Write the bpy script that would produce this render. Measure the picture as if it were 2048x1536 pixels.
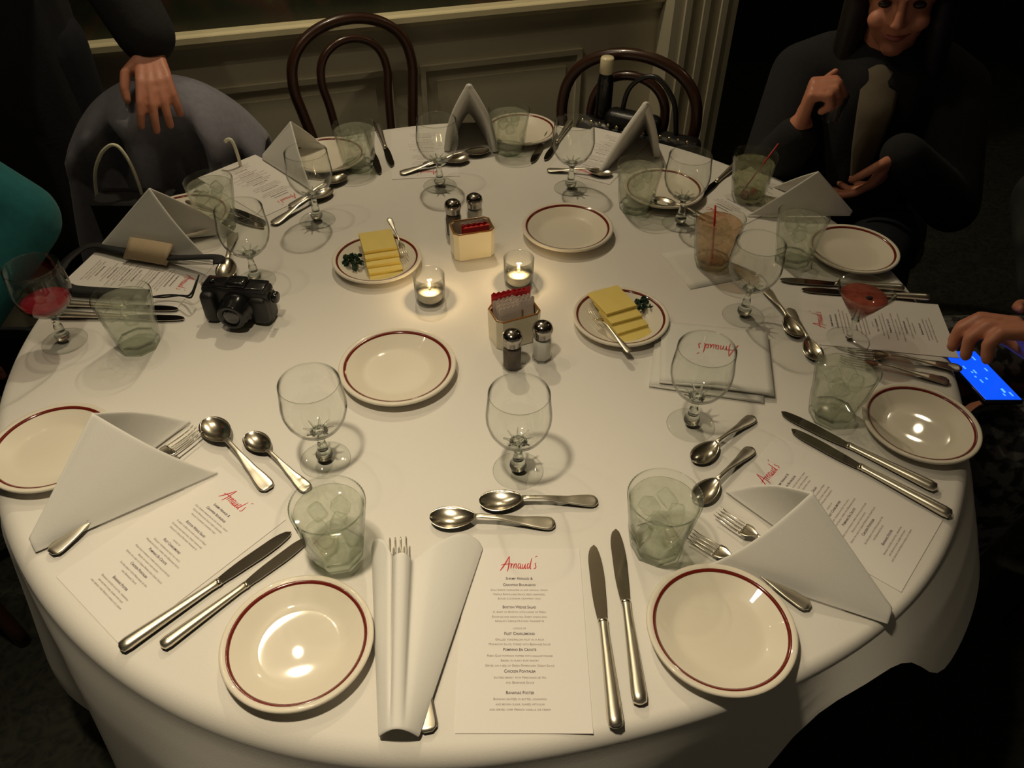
import bpy, bmesh, math, random
from mathutils import Vector, Matrix, Euler
random.seed(7)
for _o in list(bpy.data.objects): bpy.data.objects.remove(_o, do_unlink=True)
SC = bpy.context.scene
COL = SC.collection
PI = math.pi
TZ = 0.75                                   # height of the table top

# ------------------------------------------------------------------ camera
def look_matrix(loc, pitch_deg, roll_deg):
    t, r = math.radians(pitch_deg), math.radians(roll_deg)
    fw = Vector((0, math.cos(t), -math.sin(t))); x0 = Vector((1, 0, 0)); u0 = x0.cross(fw)
    x = math.cos(r)*x0 + math.sin(r)*u0; u = -math.sin(r)*x0 + math.cos(r)*u0
    m = Matrix((x, u, -fw)).transposed().to_4x4(); m.translation = Vector(loc)
    return m
_cd = bpy.data.cameras.new('camera'); _cam = bpy.data.objects.new('camera', _cd); COL.objects.link(_cam)
_cd.sensor_width = 36.0; _cd.lens = 36.0*1622.0/2048.0; _cd.clip_start = 0.02
_cam.matrix_world = look_matrix((0.042, -1.081, 1.584), 42.43, 0.5)
SC.camera = _cam

# ------------------------------------------------------------------ world, lamps, exposure
_w = bpy.data.worlds.new('dim_room'); SC.world = _w; _w.use_nodes = True
_w.node_tree.nodes['Background'].inputs[0].default_value = (1.0, 0.85, 0.60, 1)
_w.node_tree.nodes['Background'].inputs[1].default_value = 0.065
def lamp(name, kind, loc, watts, col, radius, target=None, cone=90, blend=1.0):
    l = bpy.data.lights.new(name, kind); l.energy = watts; l.color = col; l.shadow_soft_size = radius
    o = bpy.data.objects.new(name, l); COL.objects.link(o); o.location = loc
    if kind == 'SPOT': l.spot_size = math.radians(cone); l.spot_blend = blend
    if target is not None:
        o.rotation_euler = (Vector(target)-Vector(loc)).to_track_quat('-Z', 'Y').to_euler()
    return o
WARM = (1.0, 0.845, 0.585)
lamp('ceiling_downlight', 'SPOT', (-0.26, -0.62, 2.25), 56, WARM, 0.05, (-0.19, -0.80, 0.75), 78, 1.0)
lamp('chandelier_bulb', 'POINT', (-0.66, 0.30, 2.40), 6.5, WARM, 0.013)
lamp('chandelier_bulb', 'POINT', (-0.95, 0.10, 2.40), 4.0, WARM, 0.012)
lamp('picture_lamp', 'POINT', (-0.22, 1.02, 2.30), 28.0, WARM, 0.03)
lamp('wall_sconce_bulb', 'POINT', (1.68, 1.22, 2.25), 2.6, WARM, 0.015)
SC.view_settings.view_transform = 'Standard'; SC.view_settings.look = 'None'
SC.view_settings.gamma = 1.0; SC.view_settings.use_curve_mapping = False
SC.view_settings.exposure = 0.07
SC.cycles.max_bounces = 6; SC.cycles.diffuse_bounces = 2; SC.cycles.glossy_bounces = 3; SC.cycles.transparent_max_bounces = 40; SC.cycles.transmission_bounces = 6
SC.cycles.caustics_reflective = False; SC.cycles.caustics_refractive = False
SC.cycles.sample_clamp_indirect = 4.0

# measured positions of what stands on the table (metres, table centre at the origin)
D = {'bag': [(0.2088, 0.8277, 0.73), (0.4478, 0.7103, 0.73)],
 'butter_left': [(-0.2426, 0.2024, 0.77), (-0.1848, 0.2205, 0.77), (-0.1493, 0.1036, 0.77), (-0.2062, 0.083, 0.77)],
 'butter_right': [(0.1665, 0.0301, 0.77), (0.2238, 0.0568, 0.77), (0.2695, -0.0589, 0.77), (0.221, -0.0786, 0.77)],
 'caddy': [[(-0.0609, 0.1565, 0.75), (0.0087, 0.1771, 0.75)], [(0.0227, -0.1068, 0.75), (0.0962, -0.0749, 0.75)]],
 'cam': (-0.4077, -0.0301, 0.75),
 'cocktail_napkin': [(0.3207, 0.1936, 0.75), (0.3586, 0.0823, 0.75), (0.4441, 0.1107, 0.75), (0.4122, 0.2238, 0.75)],
 'cord': [(-0.4847, 0.0435, 0.75), (-0.4884, 0.0207, 0.75), (-0.4977, 0.0177, 0.75), (-0.5155, 0.0316, 0.75), (-0.5407, 0.0383, 0.75), (-0.5686, 0.0322, 0.75),
          (-0.5502, 0.0282, 0.75), (-0.5188, 0.023, 0.75), (-0.4944, 0.0122, 0.75), (-0.4849, 0.032, 0.75)],
 'forks': {'fr_a': ((0.2771, -0.4611, 0.75), (0.3819, -0.5485, 0.75)),
           'fr_b': ((0.3123, -0.4237, 0.75), (0.4186, -0.529, 0.75)),
           'front_a': ((-0.0784, -0.5236, 0.75), (-0.0411, -0.7075, 0.75)),
           'front_b': ((-0.0965, -0.4735, 0.75), (-0.0719, -0.6657, 0.75)),
           'left_a': ((-0.4205, -0.3279, 0.75), (-0.523, -0.4907, 0.75)),
           'left_b': ((-0.3988, -0.2837, 0.75), (-0.5026, -0.4461, 0.75)),
           'r_a': ((0.5727, -0.0908, 0.75), (0.7426, -0.1283, 0.75)),
           'r_b': ((0.5665, -0.1116, 0.75), (0.7009, -0.1555, 0.75))},
 'goblets': {'back': (-0.1111, 0.439, 0.75),
             'back_left': (-0.34, 0.299, 0.75),
             'back_right': (0.1597, 0.4333, 0.75),
             'back_right2': (0.3657, 0.2977, 0.75),
             'front': (0.0512, -0.3435, 0.75),
             'front_left': (-0.2144, -0.3274, 0.75),
             'front_right': (0.3008, -0.2532, 0.75),
             'left': (-0.4111, 0.0948, 0.75),
             'right': (0.4298, 0.0061, 0.75),
             'wine': (-0.6773, -0.0766, 0.75)},
 'handle1': [(-0.8555, 0.46, 0.6113), (-0.8501, 0.46, 0.6861), (-0.8335, 0.46, 0.757), (-0.8086, 0.46, 0.8), (-0.7866, 0.46, 0.82), (-0.7719, 0.46, 0.8245),
             (-0.7607, 0.46, 0.8148), (-0.751, 0.46, 0.7805), (-0.7483, 0.46, 0.7347), (-0.7499, 0.46, 0.6871)],
 'handle2': [(-0.565, 0.515, 0.8063), (-0.5584, 0.515, 0.812), (-0.5505, 0.515, 0.8098), (-0.5459, 0.515, 0.7885), (-0.5441, 0.515, 0.7482),
             (-0.5467, 0.515, 0.7066)],
 'knives': {'b_a': ((-0.2215, 0.522, 0.75), (-0.2726, 0.7034, 0.75)),
            'b_b': ((-0.2441, 0.4882, 0.75), (-0.2937, 0.6719, 0.75)),
            'bl_a': ((-0.4638, 0.2988, 0.75), (-0.5756, 0.3737, 0.75)),
            'bl_b': ((-0.4618, 0.2786, 0.75), (-0.5901, 0.344, 0.75)),
            'br2_a': ((0.4268, 0.4071, 0.75), (0.5202, 0.5333, 0.75)),
            'br_a': ((0.0801, 0.5412, 0.75), (0.1352, 0.7326, 0.75)),
            'br_b': ((0.1121, 0.5602, 0.75), (0.1715, 0.7333, 0.75)),
            'fr_a': ((0.4371, -0.2278, 0.75), (0.6084, -0.3752, 0.75)),
            'fr_b': ((0.443, -0.2636, 0.75), (0.6104, -0.4196, 0.75)),
            'front_a': ((0.1457, -0.4694, 0.75), (0.1526, -0.7021, 0.75)),
            'front_b': ((0.1754, -0.4443, 0.75), (0.1804, -0.6762, 0.75)),
            'l_a': ((-0.5246, 0.0062, 0.75), (-0.7178, 0.0173, 0.75)),
            'l_b': ((-0.5009, -0.0194, 0.75), (-0.7136, -0.013, 0.75)),
            'left_a': ((-0.2346, -0.4534, 0.75), (-0.3911, -0.6174, 0.75)),
            'left_b': ((-0.2144, -0.4664, 0.75), (-0.3422, -0.6096, 0.75)),
            'r_a': ((0.5147, 0.1087, 0.75), (0.7256, 0.0817, 0.75)),
            'r_b': ((0.5453, 0.0791, 0.75), (0.7601, 0.0544, 0.75))},
 'martini': (0.5881, -0.0554, 0.75),
 'menus': {'b': (-0.1419, 0.4966, 1.6929),
           'bl': (-0.4156, 0.3804, 2.4128),
           'br': (0.1939, 0.5027, 1.0774),
           'br2': (0.4428, 0.3422, 0.697),
           'fr': (0.3926, -0.3459, -0.6992),
           'front': (0.0525, -0.4972, -1.5648),
           'l': (-0.534, 0.0869, 2.9414),
           'left': (-0.3201, -0.4018, -2.256),
           'r': (0.5544, -0.0031, -0.1431)},
 'napkin_front': [(-0.0706, -0.7137, 0.754), (-0.1305, -0.4738, 0.752), (-0.1251, -0.4735, 0.768), (-0.1115, -0.4838, 0.78), (-0.1009, -0.5041, 0.784),
                  (-0.0988, -0.5012, 0.772), (-0.0922, -0.5148, 0.795), (-0.0838, -0.5141, 0.798), (-0.0777, -0.5153, 0.792), (-0.0729, -0.5096, 0.778),
                  (-0.0493, -0.489, 0.78), (-0.0206, -0.4662, 0.772), (0.0001, -0.4661, 0.76), (0.0077, -0.4738, 0.752)],
 'napkin_stack': [(0.4697, -0.0467, 0.75), (0.4164, -0.2186, 0.75), (0.2563, -0.1544, 0.75), (0.2992, -0.0202, 0.75)],
 'napkins': {'b': ((-0.0652, 0.7556, 0.75), (-0.1073, 0.5867, 0.75), (0.0022, 0.584, 0.75), (-0.0539, 0.6008, 0.895)),
             'bl': ((-0.5038, 0.5511, 0.75), (-0.3701, 0.4075, 0.75), (-0.3721, 0.5961, 0.75), (-0.4261, 0.5426, 0.84)),
             'br': ((0.3453, 0.7051, 0.75), (0.2255, 0.4967, 0.75), (0.3558, 0.5671, 0.75), (0.3147, 0.5529, 0.88)),
             'fr': ((0.4819, -0.5648, 0.75), (0.2818, -0.4962, 0.75), (0.3251, -0.3792, 0.75), (0.3941, -0.4622, 0.85)),
             'l': ((-0.7176, 0.194, 0.75), (-0.4951, 0.1434, 0.75), (-0.4772, 0.2443, 0.75), (-0.6084, 0.2222, 0.86)),
             'left': ((-0.5504, -0.4775, 0.75), (-0.3526, -0.3545, 0.75), (-0.4188, -0.257, 0.75), (-0.488, -0.3503, 0.86)),
             'rb': ((0.7106, 0.3333, 0.75), (0.4991, 0.326, 0.75), (0.5809, 0.4449, 0.75), (0.6237, 0.3439, 0.84))},
 'ofork': [((-0.1512, 0.15, 0.762), (-0.1913, 0.2486, 0.785)), ((0.1691, -0.0008, 0.765), (0.2248, -0.1191, 0.77))],
 'parsley': [(-0.2451, 0.1409, 0.765), (0.2603, 0.0185, 0.765)],
 'phone': [(0.8068, -0.0287, 0.7), (0.7898, -0.1066, 0.7), (0.8195, -0.1241, 0.7), (0.8236, -0.0632, 0.7)],
 'plates': {'back': (0.0574, 0.6772, 0.75),
            'back_left': (-0.3602, 0.5442, 0.75),
            'back_right': (0.3477, 0.4106, 0.75),
            'butter_left': (-0.2029, 0.1476, 0.75),
            'butter_right': (0.2201, -0.0166, 0.75),
            'centre': (-0.1332, -0.1477, 0.75),
            'centre_back': (0.1446, 0.2568, 0.75),
            'front_left': (-0.1935, -0.6104, 0.75),
            'front_right': (0.2805, -0.5891, 0.75),
            'left': (-0.5884, -0.3206, 0.75),
            'left_back': (-0.5887, 0.2909, 0.75),
            'right': (0.627, -0.2592, 0.75),
            'right_back': (0.6675, 0.1917, 0.75)},
 'rail': [(-1.0303, 1.0251, 0.8), (0.4765, 1.5034, 0.8)],
 'shakers': {'back_left': (-0.0714, 0.2579, 0.75),
             'back_right': (-0.0322, 0.2802, 0.75),
             'front_pepper': (0.0418, -0.1281, 0.75),
             'front_salt': (0.0883, -0.1071, 0.75)},
 'spoons': {'b_a': ((-0.056, 0.5524, 0.75), (-0.1992, 0.4846, 0.75)),
            'b_b': ((-0.0134, 0.5908, 0.75), (-0.1527, 0.5232, 0.75)),
            'bl_a': ((-0.3306, 0.4103, 0.75), (-0.4229, 0.2774, 0.75)),
            'bl_b': ((-0.3112, 0.4696, 0.75), (-0.4024, 0.3414, 0.75)),
            'br2_a': ((0.3485, 0.3658, 0.75), (0.4114, 0.3208, 0.75)),
            'br_a': ((0.248, 0.4861, 0.75), (0.115, 0.5057, 0.75)),
            'fr_a': ((0.2921, -0.3307, 0.75), (0.3942, -0.2398, 0.75)),
            'fr_b': ((0.282, -0.4026, 0.75), (0.3796, -0.3015, 0.75)),
            'front_a': ((-0.0619, -0.431, 0.75), (0.0986, -0.4372, 0.75)),
            'front_b': ((0.0002, -0.4041, 0.75), (0.1558, -0.399, 0.75)),
            'l_a': ((-0.4622, 0.088, 0.75), (-0.4895, 0.2476, 0.75)),
            'left_a': ((-0.3984, -0.2577, 0.75), (-0.2772, -0.3852, 0.75)),
            'left_b': ((-0.3311, -0.2849, 0.75), (-0.2261, -0.3855, 0.75)),
            'r_a': ((0.5045, -0.0514, 0.75), (0.4846, 0.0737, 0.75)),
            'r_b': ((0.52, -0.1086, 0.75), (0.5112, 0.0155, 0.75))},
 'strap': [(-0.4587, 0.0746, 0.75), (-0.4785, 0.1091, 0.75), (-0.5733, 0.1422, 0.75), (-0.6564, 0.1651, 0.75), (-0.7313, 0.1887, 0.75), (-0.7639, 0.1553, 0.75),
           (-0.7577, 0.0927, 0.75), (-0.7234, 0.0559, 0.75), (-0.685, 0.0463, 0.75), (-0.5785, 0.0364, 0.75)],
 'tumblers': {'back': (0.0308, 0.5965, 0.75),
              'back_left': (-0.2903, 0.514, 0.75),
              'back_right': (0.2848, 0.353, 0.75),
              'front': (0.2228, -0.4678, 0.75),
              'front_left': (-0.1709, -0.4833, 0.75),
              'green': (0.5167, 0.3965, 0.75),
              'left': (-0.5543, -0.0838, 0.75),
              'left2': (-0.5238, 0.2757, 0.75),
              'peach': (0.403, 0.1604, 0.75),
              'right': (0.5087, -0.2321, 0.75),
              'right2': (0.5519, 0.1725, 0.75)},
 'votives': [(-0.0992, 0.0434, 0.75), (0.0519, 0.0957, 0.75)]}
D_CH1, D_CH2 = (-.285, .93, math.radians(31)), (.250, .681, math.radians(-21))   # chair seat centres and turn

# ------------------------------------------------------------------ materials
def principled(name, col, rough=0.6, metal=0.0, spec=0.5, bump=0.0, scale=60.0, var=0.0, coat=0.0, sheen=0.0, emis=None, estr=0.0, trans=0.0, sss=0.0, detail=4.0):
    m = bpy.data.materials.new(name); m.use_nodes = True
    nt = m.node_tree; b = nt.nodes['Principled BSDF']
    b.inputs['Base Color'].default_value = (*col, 1); b.inputs['Roughness'].default_value = rough
    b.inputs['Metallic'].default_value = metal; b.inputs['Specular IOR Level'].default_value = spec
    b.inputs['Coat Weight'].default_value = coat; b.inputs['Coat Roughness'].default_value = 0.03
    b.inputs['Sheen Weight'].default_value = sheen; b.inputs['Transmission Weight'].default_value = trans
    if sss: b.inputs['Subsurface Weight'].default_value = sss; b.inputs['Subsurface Radius'].default_value = (.01, .006, .003)
    if emis: b.inputs['Emission Color'].default_value = (*emis, 1); b.inputs['Emission Strength'].default_value = estr
    tc = nt.nodes.new('ShaderNodeTexCoord'); n = nt.nodes.new('ShaderNodeTexNoise')
    n.inputs['Scale'].default_value = scale; n.inputs['Detail'].default_value = detail
    nt.links.new(tc.outputs['Object'], n.inputs['Vector'])
    if var > 0:
        mx = nt.nodes.new('ShaderNodeMix'); mx.data_type = 'RGBA'
        mx.inputs['A'].default_value = (*[c*(1-var) for c in col], 1); mx.inputs['B'].default_value = (*[min(1, c*(1+var)) for c in col], 1)
        nt.links.new(n.outputs['Fac'], mx.inputs['Factor']); nt.links.new(mx.outputs['Result'], b.inputs['Base Color'])
    if bump > 0:
        bp = nt.nodes.new('ShaderNodeBump'); bp.inputs['Strength'].default_value = bump; bp.inputs['Distance'].default_value = 0.002
        nt.links.new(n.outputs['Fac'], bp.inputs['Height']); nt.links.new(bp.outputs['Normal'], b.inputs['Normal'])
    return m
def thin_glass(name, tint=(0.97, 0.985, 0.96), edge=(0.45, 0.50, 0.42), gloss=0.03, milk=0.0, milk_col=(0.8, 0.85, 0.75), start=0.72):
    m = bpy.data.materials.new(name); m.use_nodes = True; nt = m.node_tree; nt.nodes.clear()
    out = nt.nodes.new('ShaderNodeOutputMaterial'); tr = nt.nodes.new('ShaderNodeBsdfTransparent'); gl = nt.nodes.new('ShaderNodeBsdfGlossy')
    gl.inputs['Roughness'].default_value = gloss
    lw = nt.nodes.new('ShaderNodeLayerWeight'); lw.inputs['Blend'].default_value = 0.5
    rp = nt.nodes.new('ShaderNodeValToRGB'); rp.color_ramp.elements[0].position = start; rp.color_ramp.elements[0].color = (*tint, 1)
    rp.color_ramp.elements[1].position = 1.0; rp.color_ramp.elements[1].color = (*edge, 1)
    nt.links.new(lw.outputs['Facing'], rp.inputs['Fac']); nt.links.new(rp.outputs['Color'], tr.inputs['Color'])
    pw = nt.nodes.new('ShaderNodeMath'); pw.operation = 'POWER'; pw.inputs[1].default_value = 5.0; nt.links.new(lw.outputs['Facing'], pw.inputs[0])
    ml = nt.nodes.new('ShaderNodeMath'); ml.operation = 'MULTIPLY_ADD'; ml.inputs[1].default_value = 0.90; ml.inputs[2].default_value = 0.035; nt.links.new(pw.outputs[0], ml.inputs[0])
    mx = nt.nodes.new('ShaderNodeMixShader'); nt.links.new(ml.outputs[0], mx.inputs['Fac'])
    first = tr.outputs[0]
    if milk > 0:
        tc = nt.nodes.new('ShaderNodeTexCoord'); no = nt.nodes.new('ShaderNodeTexNoise'); no.inputs['Scale'].default_value = 55; no.inputs['Detail'].default_value = 3
        nt.links.new(tc.outputs['Object'], no.inputs['Vector'])
        mr = nt.nodes.new('ShaderNodeMapRange'); mr.inputs['From Min'].default_value = .3; mr.inputs['From Max'].default_value = .7
        mr.inputs['To Min'].default_value = milk*.6; mr.inputs['To Max'].default_value = min(1, milk*1.4); nt.links.new(no.outputs['Fac'], mr.inputs['Value'])
        d1 = nt.nodes.new('ShaderNodeBsdfTranslucent'); d1.inputs['Color'].default_value = (*milk_col, 1)
        d2 = nt.nodes.new('ShaderNodeBsdfDiffuse'); d2.inputs['Color'].default_value = (*milk_col, 1)
        ma = nt.nodes.new('ShaderNodeMixShader'); ma.inputs['Fac'].default_value = .5
        nt.links.new(d1.outputs[0], ma.inputs[1]); nt.links.new(d2.outputs[0], ma.inputs[2])
        mb = nt.nodes.new('ShaderNodeMixShader'); nt.links.new(mr.outputs['Result'], mb.inputs['Fac'])
        nt.links.new(tr.outputs[0], mb.inputs[1]); nt.links.new(ma.outputs[0], mb.inputs[2]); first = mb.outputs[0]
    nt.links.new(first, mx.inputs[1]); nt.links.new(gl.outputs[0], mx.inputs[2]); nt.links.new(mx.outputs[0], out.inputs['Surface'])
    return m
M = {}
M['cloth'] = principled('white_table_linen', (0.80, 0.765, 0.71), 0.9, spec=0.15, bump=0.12, scale=900, var=0.03, sheen=0.1)
M['napkin'] = principled('white_napkin_linen', (0.82, 0.80, 0.755), 0.9, spec=0.15, bump=0.12, scale=700, var=0.03, sheen=0.1)
M['china'] = principled('cream_china', (0.80, 0.735, 0.61), 0.40, spec=0.25, coat=0.22, var=0.02, scale=12)
M['band'] = principled('maroon_glaze', (0.17, 0.018, 0.010), 0.15, spec=0.5, coat=0.5, var=0.1, scale=40)
M['silver_handle'] = principled('worn_silver_handle', (0.78, 0.72, 0.60), 0.34, metal=1.0, var=0.06, scale=90, bump=0.02)
M['silver'] = principled('worn_silver_plate', (0.76, 0.70, 0.58), 0.20, metal=1.0, var=0.06, scale=90, bump=0.02)
M['blade'] = principled('brushed_steel_blade', (0.42, 0.385, 0.34), 0.13, metal=1.0, var=0.06, scale=150, bump=0.02)
M['chrome'] = principled('chrome_cap', (0.42, 0.39, 0.36), 0.14, metal=1.0, var=0.05, scale=80)
M['glass'] = thin_glass('clear_goblet_glass', tint=(.985, .99, .98), edge=(.14, .15, .12), start=.66)
M['glass_solid'] = principled('solid_glass', (0.93, 0.96, 0.91), 0.02, trans=1.0, spec=.5, scale=20)
M['tumbler'] = thin_glass('green_tinted_tumbler_glass', tint=(.982, .990, .974), edge=(.28, .36, .25), start=.70)
M['tumbler_base'] = thin_glass('thick_green_tumbler_base', tint=(.97, .982, .955), edge=(.25, .32, .22), start=.55)
M['water'] = thin_glass('iced_water', tint=(.980, .988, .965), edge=(.74, .79, .68), milk=.20, milk_col=(.78, .80, .66), start=.6)
M['ice'] = thin_glass('ice', tint=(.980, .990, .972), edge=(.72, .77, .66), milk=.07, milk_col=(.95, .96, .88), start=.4, gloss=.06)
M['rose_drink'] = thin_glass('red_pink_drink', tint=(.62, .13, .16), edge=(.4, .04, .06), milk=.55, milk_col=(.60, .05, .09), start=.5)
M['pink_drink'] = thin_glass('pink_cocktail', tint=(.80, .38, .30), edge=(.6, .2, .16), milk=.5, milk_col=(.66, .22, .16), start=.5)
M['peach_drink'] = thin_glass('peach_cocktail', tint=(.93, .80, .66), edge=(.70, .50, .34), milk=.30, milk_col=(.85, .58, .38), start=.5)
M['green_drink'] = thin_glass('cloudy_green_drink', tint=(.84, .85, .70), edge=(.5, .52, .36), milk=.34, milk_col=(.52, .53, .34), start=.5)
M['paper'] = principled('ivory_menu_card', (0.84, 0.80, 0.755), 0.85, spec=0.2, var=0.015, scale=300, bump=0.03)
M['tissue'] = principled('soft_paper_napkin', (0.78, 0.76, 0.70), 0.95, spec=0.1, var=0.03, scale=500, bump=0.2)
M['ink'] = principled('dark_print', (0.10, 0.06, 0.09), 0.8, var=0.1, scale=100)
M['ink_soft'] = principled('fine_brown_print', (0.30, 0.22, 0.20), 0.8, var=0.1, scale=100)
M['red_ink'] = principled('red_print', (0.66, 0.035, 0.05), 0.7, var=0.1, scale=100)
M['butter'] = principled('pale_yellow_butter', (0.80, 0.62, 0.16), 0.55, var=0.06, scale=40, sss=.15)
M['parsley'] = principled('dark_green_parsley', (0.012, 0.045, 0.018), 0.55, var=0.4, scale=60, bump=.3)
M['wax'] = principled('candle_wax', (0.86, 0.80, 0.68), 0.5, var=0.03, scale=20)
M['wick'] = principled('black_wick', (0.02, 0.015, 0.01), 0.9, var=.2)
M['flame'] = principled('candle_flame', (1, .7, .3), 0.5, emis=(1.0, 0.66, 0.28), estr=40)
M['ceramic'] = principled('cream_ceramic', (0.74, 0.68, 0.50), 0.25, coat=.4, var=.04, scale=20)
M['brown_glaze'] = principled('brown_glaze_edge', (0.30, 0.13, 0.03), 0.18, coat=.5, var=.2, scale=60)
M['red_packet'] = principled('red_paper_packet', (0.62, 0.028, 0.035), 0.6, var=.12, scale=90)
M['white_packet'] = principled('white_paper_packet', (0.74, 0.62, 0.55), 0.7, var=.12, scale=200)
M['salt'] = principled('salt', (0.72, 0.70, 0.66), 0.9, var=.06, scale=400)
M['pepper'] = principled('ground_pepper', (0.10, 0.075, 0.06), 0.95, var=.5, scale=500)
M['straw'] = principled('red_plastic_straw', (0.58, 0.02, 0.02), 0.35, var=.05)
M['cherry'] = principled('red_cherry', (0.40, 0.02, 0.015), 0.25, var=.2)
M['cam_body'] = principled('black_textured_plastic', (0.013, 0.013, 0.014), 0.45, var=.2, scale=300, bump=.15)
M['cam_gloss'] = principled('black_gloss_plastic', (0.01, 0.01, 0.011), 0.15, var=.1)
M['lens'] = principled('lens_glass', (0.006, 0.008, 0.012), 0.05, coat=1.0, var=.1)
M['strap'] = principled('black_woven_strap', (0.012, 0.012, 0.013), 0.75, var=.2, scale=400, bump=.3)
M['tan'] = principled('tan_strap_pad', (0.50, 0.38, 0.24), 0.7, var=.1, scale=120, bump=.2)
M['wood'] = principled('dark_bentwood', (0.045, 0.018, 0.010), 0.25, coat=.3, var=.25, scale=20)
M['seat'] = principled('dark_seat', (0.03, 0.015, 0.010), 0.5, var=.3, scale=30)
M['panel'] = principled('olive_cream_painted_panel', (0.62, 0.565, 0.42), 0.45, var=.05, scale=8, bump=.04)
M['rail'] = principled('cream_painted_rail', (0.86, 0.77, 0.50), 0.25, var=.04, scale=12, coat=.2)
M['dark_wall'] = principled('very_dark_wall', (0.010, 0.011, 0.010), 0.8, var=.3, scale=4)
M['black_cloth'] = principled('black_wool', (0.010, 0.010, 0.012), 0.95, var=.4, scale=120, bump=.3)
M['navy_cloth'] = principled('black_navy_fabric', (0.008, 0.009, 0.014), 0.9, var=.4, scale=120, bump=.3)
M['grey_coat'] = principled('charcoal_coat_fabric', (0.21, 0.205, 0.25), 0.9, var=.2, scale=80, bump=.25, sheen=.2)
M['teal'] = principled('teal_knit', (0.003, 0.125, 0.14), 0.9, var=.3, scale=60, bump=.4, sheen=.1)
M['cream_shirt'] = principled('cream_blouse', (0.16, 0.13, 0.09), 0.9, var=.15, scale=40)
M['skin'] = principled('skin', (0.58, 0.235, 0.145), 0.5, var=.08, scale=40, sss=.1)
M['lip'] = principled('lips', (0.30, 0.08, 0.07), 0.45, var=.1)
M['hair'] = principled('dark_brown_hair', (0.010, 0.006, 0.004), 0.5, var=.4, scale=150, bump=.4)
M['eye'] = principled('dark_eye', (0.02, 0.012, 0.008), 0.1, var=.1)
M['cord'] = principled('white_cord', (0.88, 0.84, 0.64), 0.6, var=.08, scale=300, bump=.2)
M['black_paper'] = principled('black_bag_paper', (0.012, 0.011, 0.012), 0.6, var=.2, scale=30)
M['leather'] = principled('black_leather', (0.012, 0.011, 0.012), 0.35, var=.3, scale=120, bump=.3)
M['stud'] = principled('brass_stud', (0.75, 0.66, 0.42), 0.18, metal=1.0, var=.05)
M['table_wood'] = principled('plain_table_wood', (0.18, 0.10, 0.05), 0.6, var=.2, scale=10)
M['steel_leg'] = principled('black_iron', (0.02, 0.02, 0.02), 0.4, metal=.8, var=.1)
def carpet():
    m = principled('dark_patterned_carpet', (0.014, 0.015, 0.010), 0.95, bump=.4, scale=400)
    nt = m.node_tree; b = nt.nodes['Principled BSDF']; tc = nt.nodes.new('ShaderNodeTexCoord')
    v = nt.nodes.new('ShaderNodeTexVoronoi'); v.inputs['Scale'].default_value = 14
    n2 = nt.nodes.new('ShaderNodeTexNoise'); n2.inputs['Scale'].default_value = 9
    nt.links.new(tc.outputs['Object'], n2.inputs['Vector']); nt.links.new(n2.outputs['Color'], v.inputs['Vector'])
    rp = nt.nodes.new('ShaderNodeValToRGB'); rp.color_ramp.elements[0].color = (.006, .007, .006, 1); rp.color_ramp.elements[1].color = (.034, .036, .022, 1)
    nt.links.new(v.outputs['Distance'], rp.inputs['Fac']); nt.links.new(rp.outputs['Color'], b.inputs['Base Color']); return m
M['carpet'] = carpet()
M['ceiling'] = principled('cream_ceiling_plaster', (0.20, 0.175, 0.13), 0.9, var=.04, scale=6, bump=.1)
def mural():
    m = principled('dark_painted_mural', (0.03, 0.03, 0.02), 0.4, scale=40, bump=.05)
    nt = m.node_tree; b = nt.nodes['Principled BSDF']; tc = nt.nodes.new('ShaderNodeTexCoord')
    n1 = nt.nodes.new('ShaderNodeTexNoise'); n1.inputs['Scale'].default_value = 4.5; n1.inputs['Detail'].default_value = 6; n1.inputs['Distortion'].default_value = 1.2
    nt.links.new(tc.outputs['Object'], n1.inputs['Vector'])
    rp = nt.nodes.new('ShaderNodeValToRGB'); e = rp.color_ramp.elements
    e[0].position = .30; e[0].color = (.010, .013, .010, 1); e[1].position = .72; e[1].color = (.085, .080, .030, 1)
    a = rp.color_ramp.elements.new(.48); a.color = (.022, .028, .014, 1); c = rp.color_ramp.elements.new(.60); c.color = (.062, .030, .022, 1)
    nt.links.new(n1.outputs['Fac'], rp.inputs['Fac']); nt.links.new(rp.outputs['Color'], b.inputs['Base Color']); return m
M['mural'] = mural()
def speckle(name, a, b_, scale, lo=.45, hi=.55):
    m = principled(name, a, 0.9, bump=.2, scale=200); nt = m.node_tree; b = nt.nodes['Principled BSDF']; tc = nt.nodes.new('ShaderNodeTexCoord')
    n = nt.nodes.new('ShaderNodeTexNoise'); n.inputs['Scale'].default_value = scale; n.inputs['Detail'].default_value = 2; nt.links.new(tc.outputs['Object'], n.inputs['Vector'])
    rp = nt.nodes.new('ShaderNodeValToRGB'); rp.color_ramp.elements[0].position = lo; rp.color_ramp.elements[0].color = (*a, 1); rp.color_ramp.elements[1].position = hi; rp.color_ramp.elements[1].color = (*b_, 1)
    nt.links.new(n.outputs['Fac'], rp.inputs['Fac']); nt.links.new(rp.outputs['Color'], b.inputs['Base Color']); return m
M['pattern'] = speckle('black_white_print', (.008, .008, .009), (.10, .10, .095), 45)
M['plaid'] = speckle('dark_green_grey_knit', (.008, .009, .008), (.030, .034, .026), 14, .35, .65)
def phone_mat():
    m = principled('lit_blue_screen', (0.0, 0.05, 0.4), 0.2, emis=(0.004, 0.085, 0.95), estr=1.0, scale=30)
    return m
M['screen'] = phone_mat()
M['screen_text'] = principled('lit_pale_blue_text', (.2, .5, .9), 0.3, emis=(.10, .42, 1.0), estr=1.0)

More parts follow.
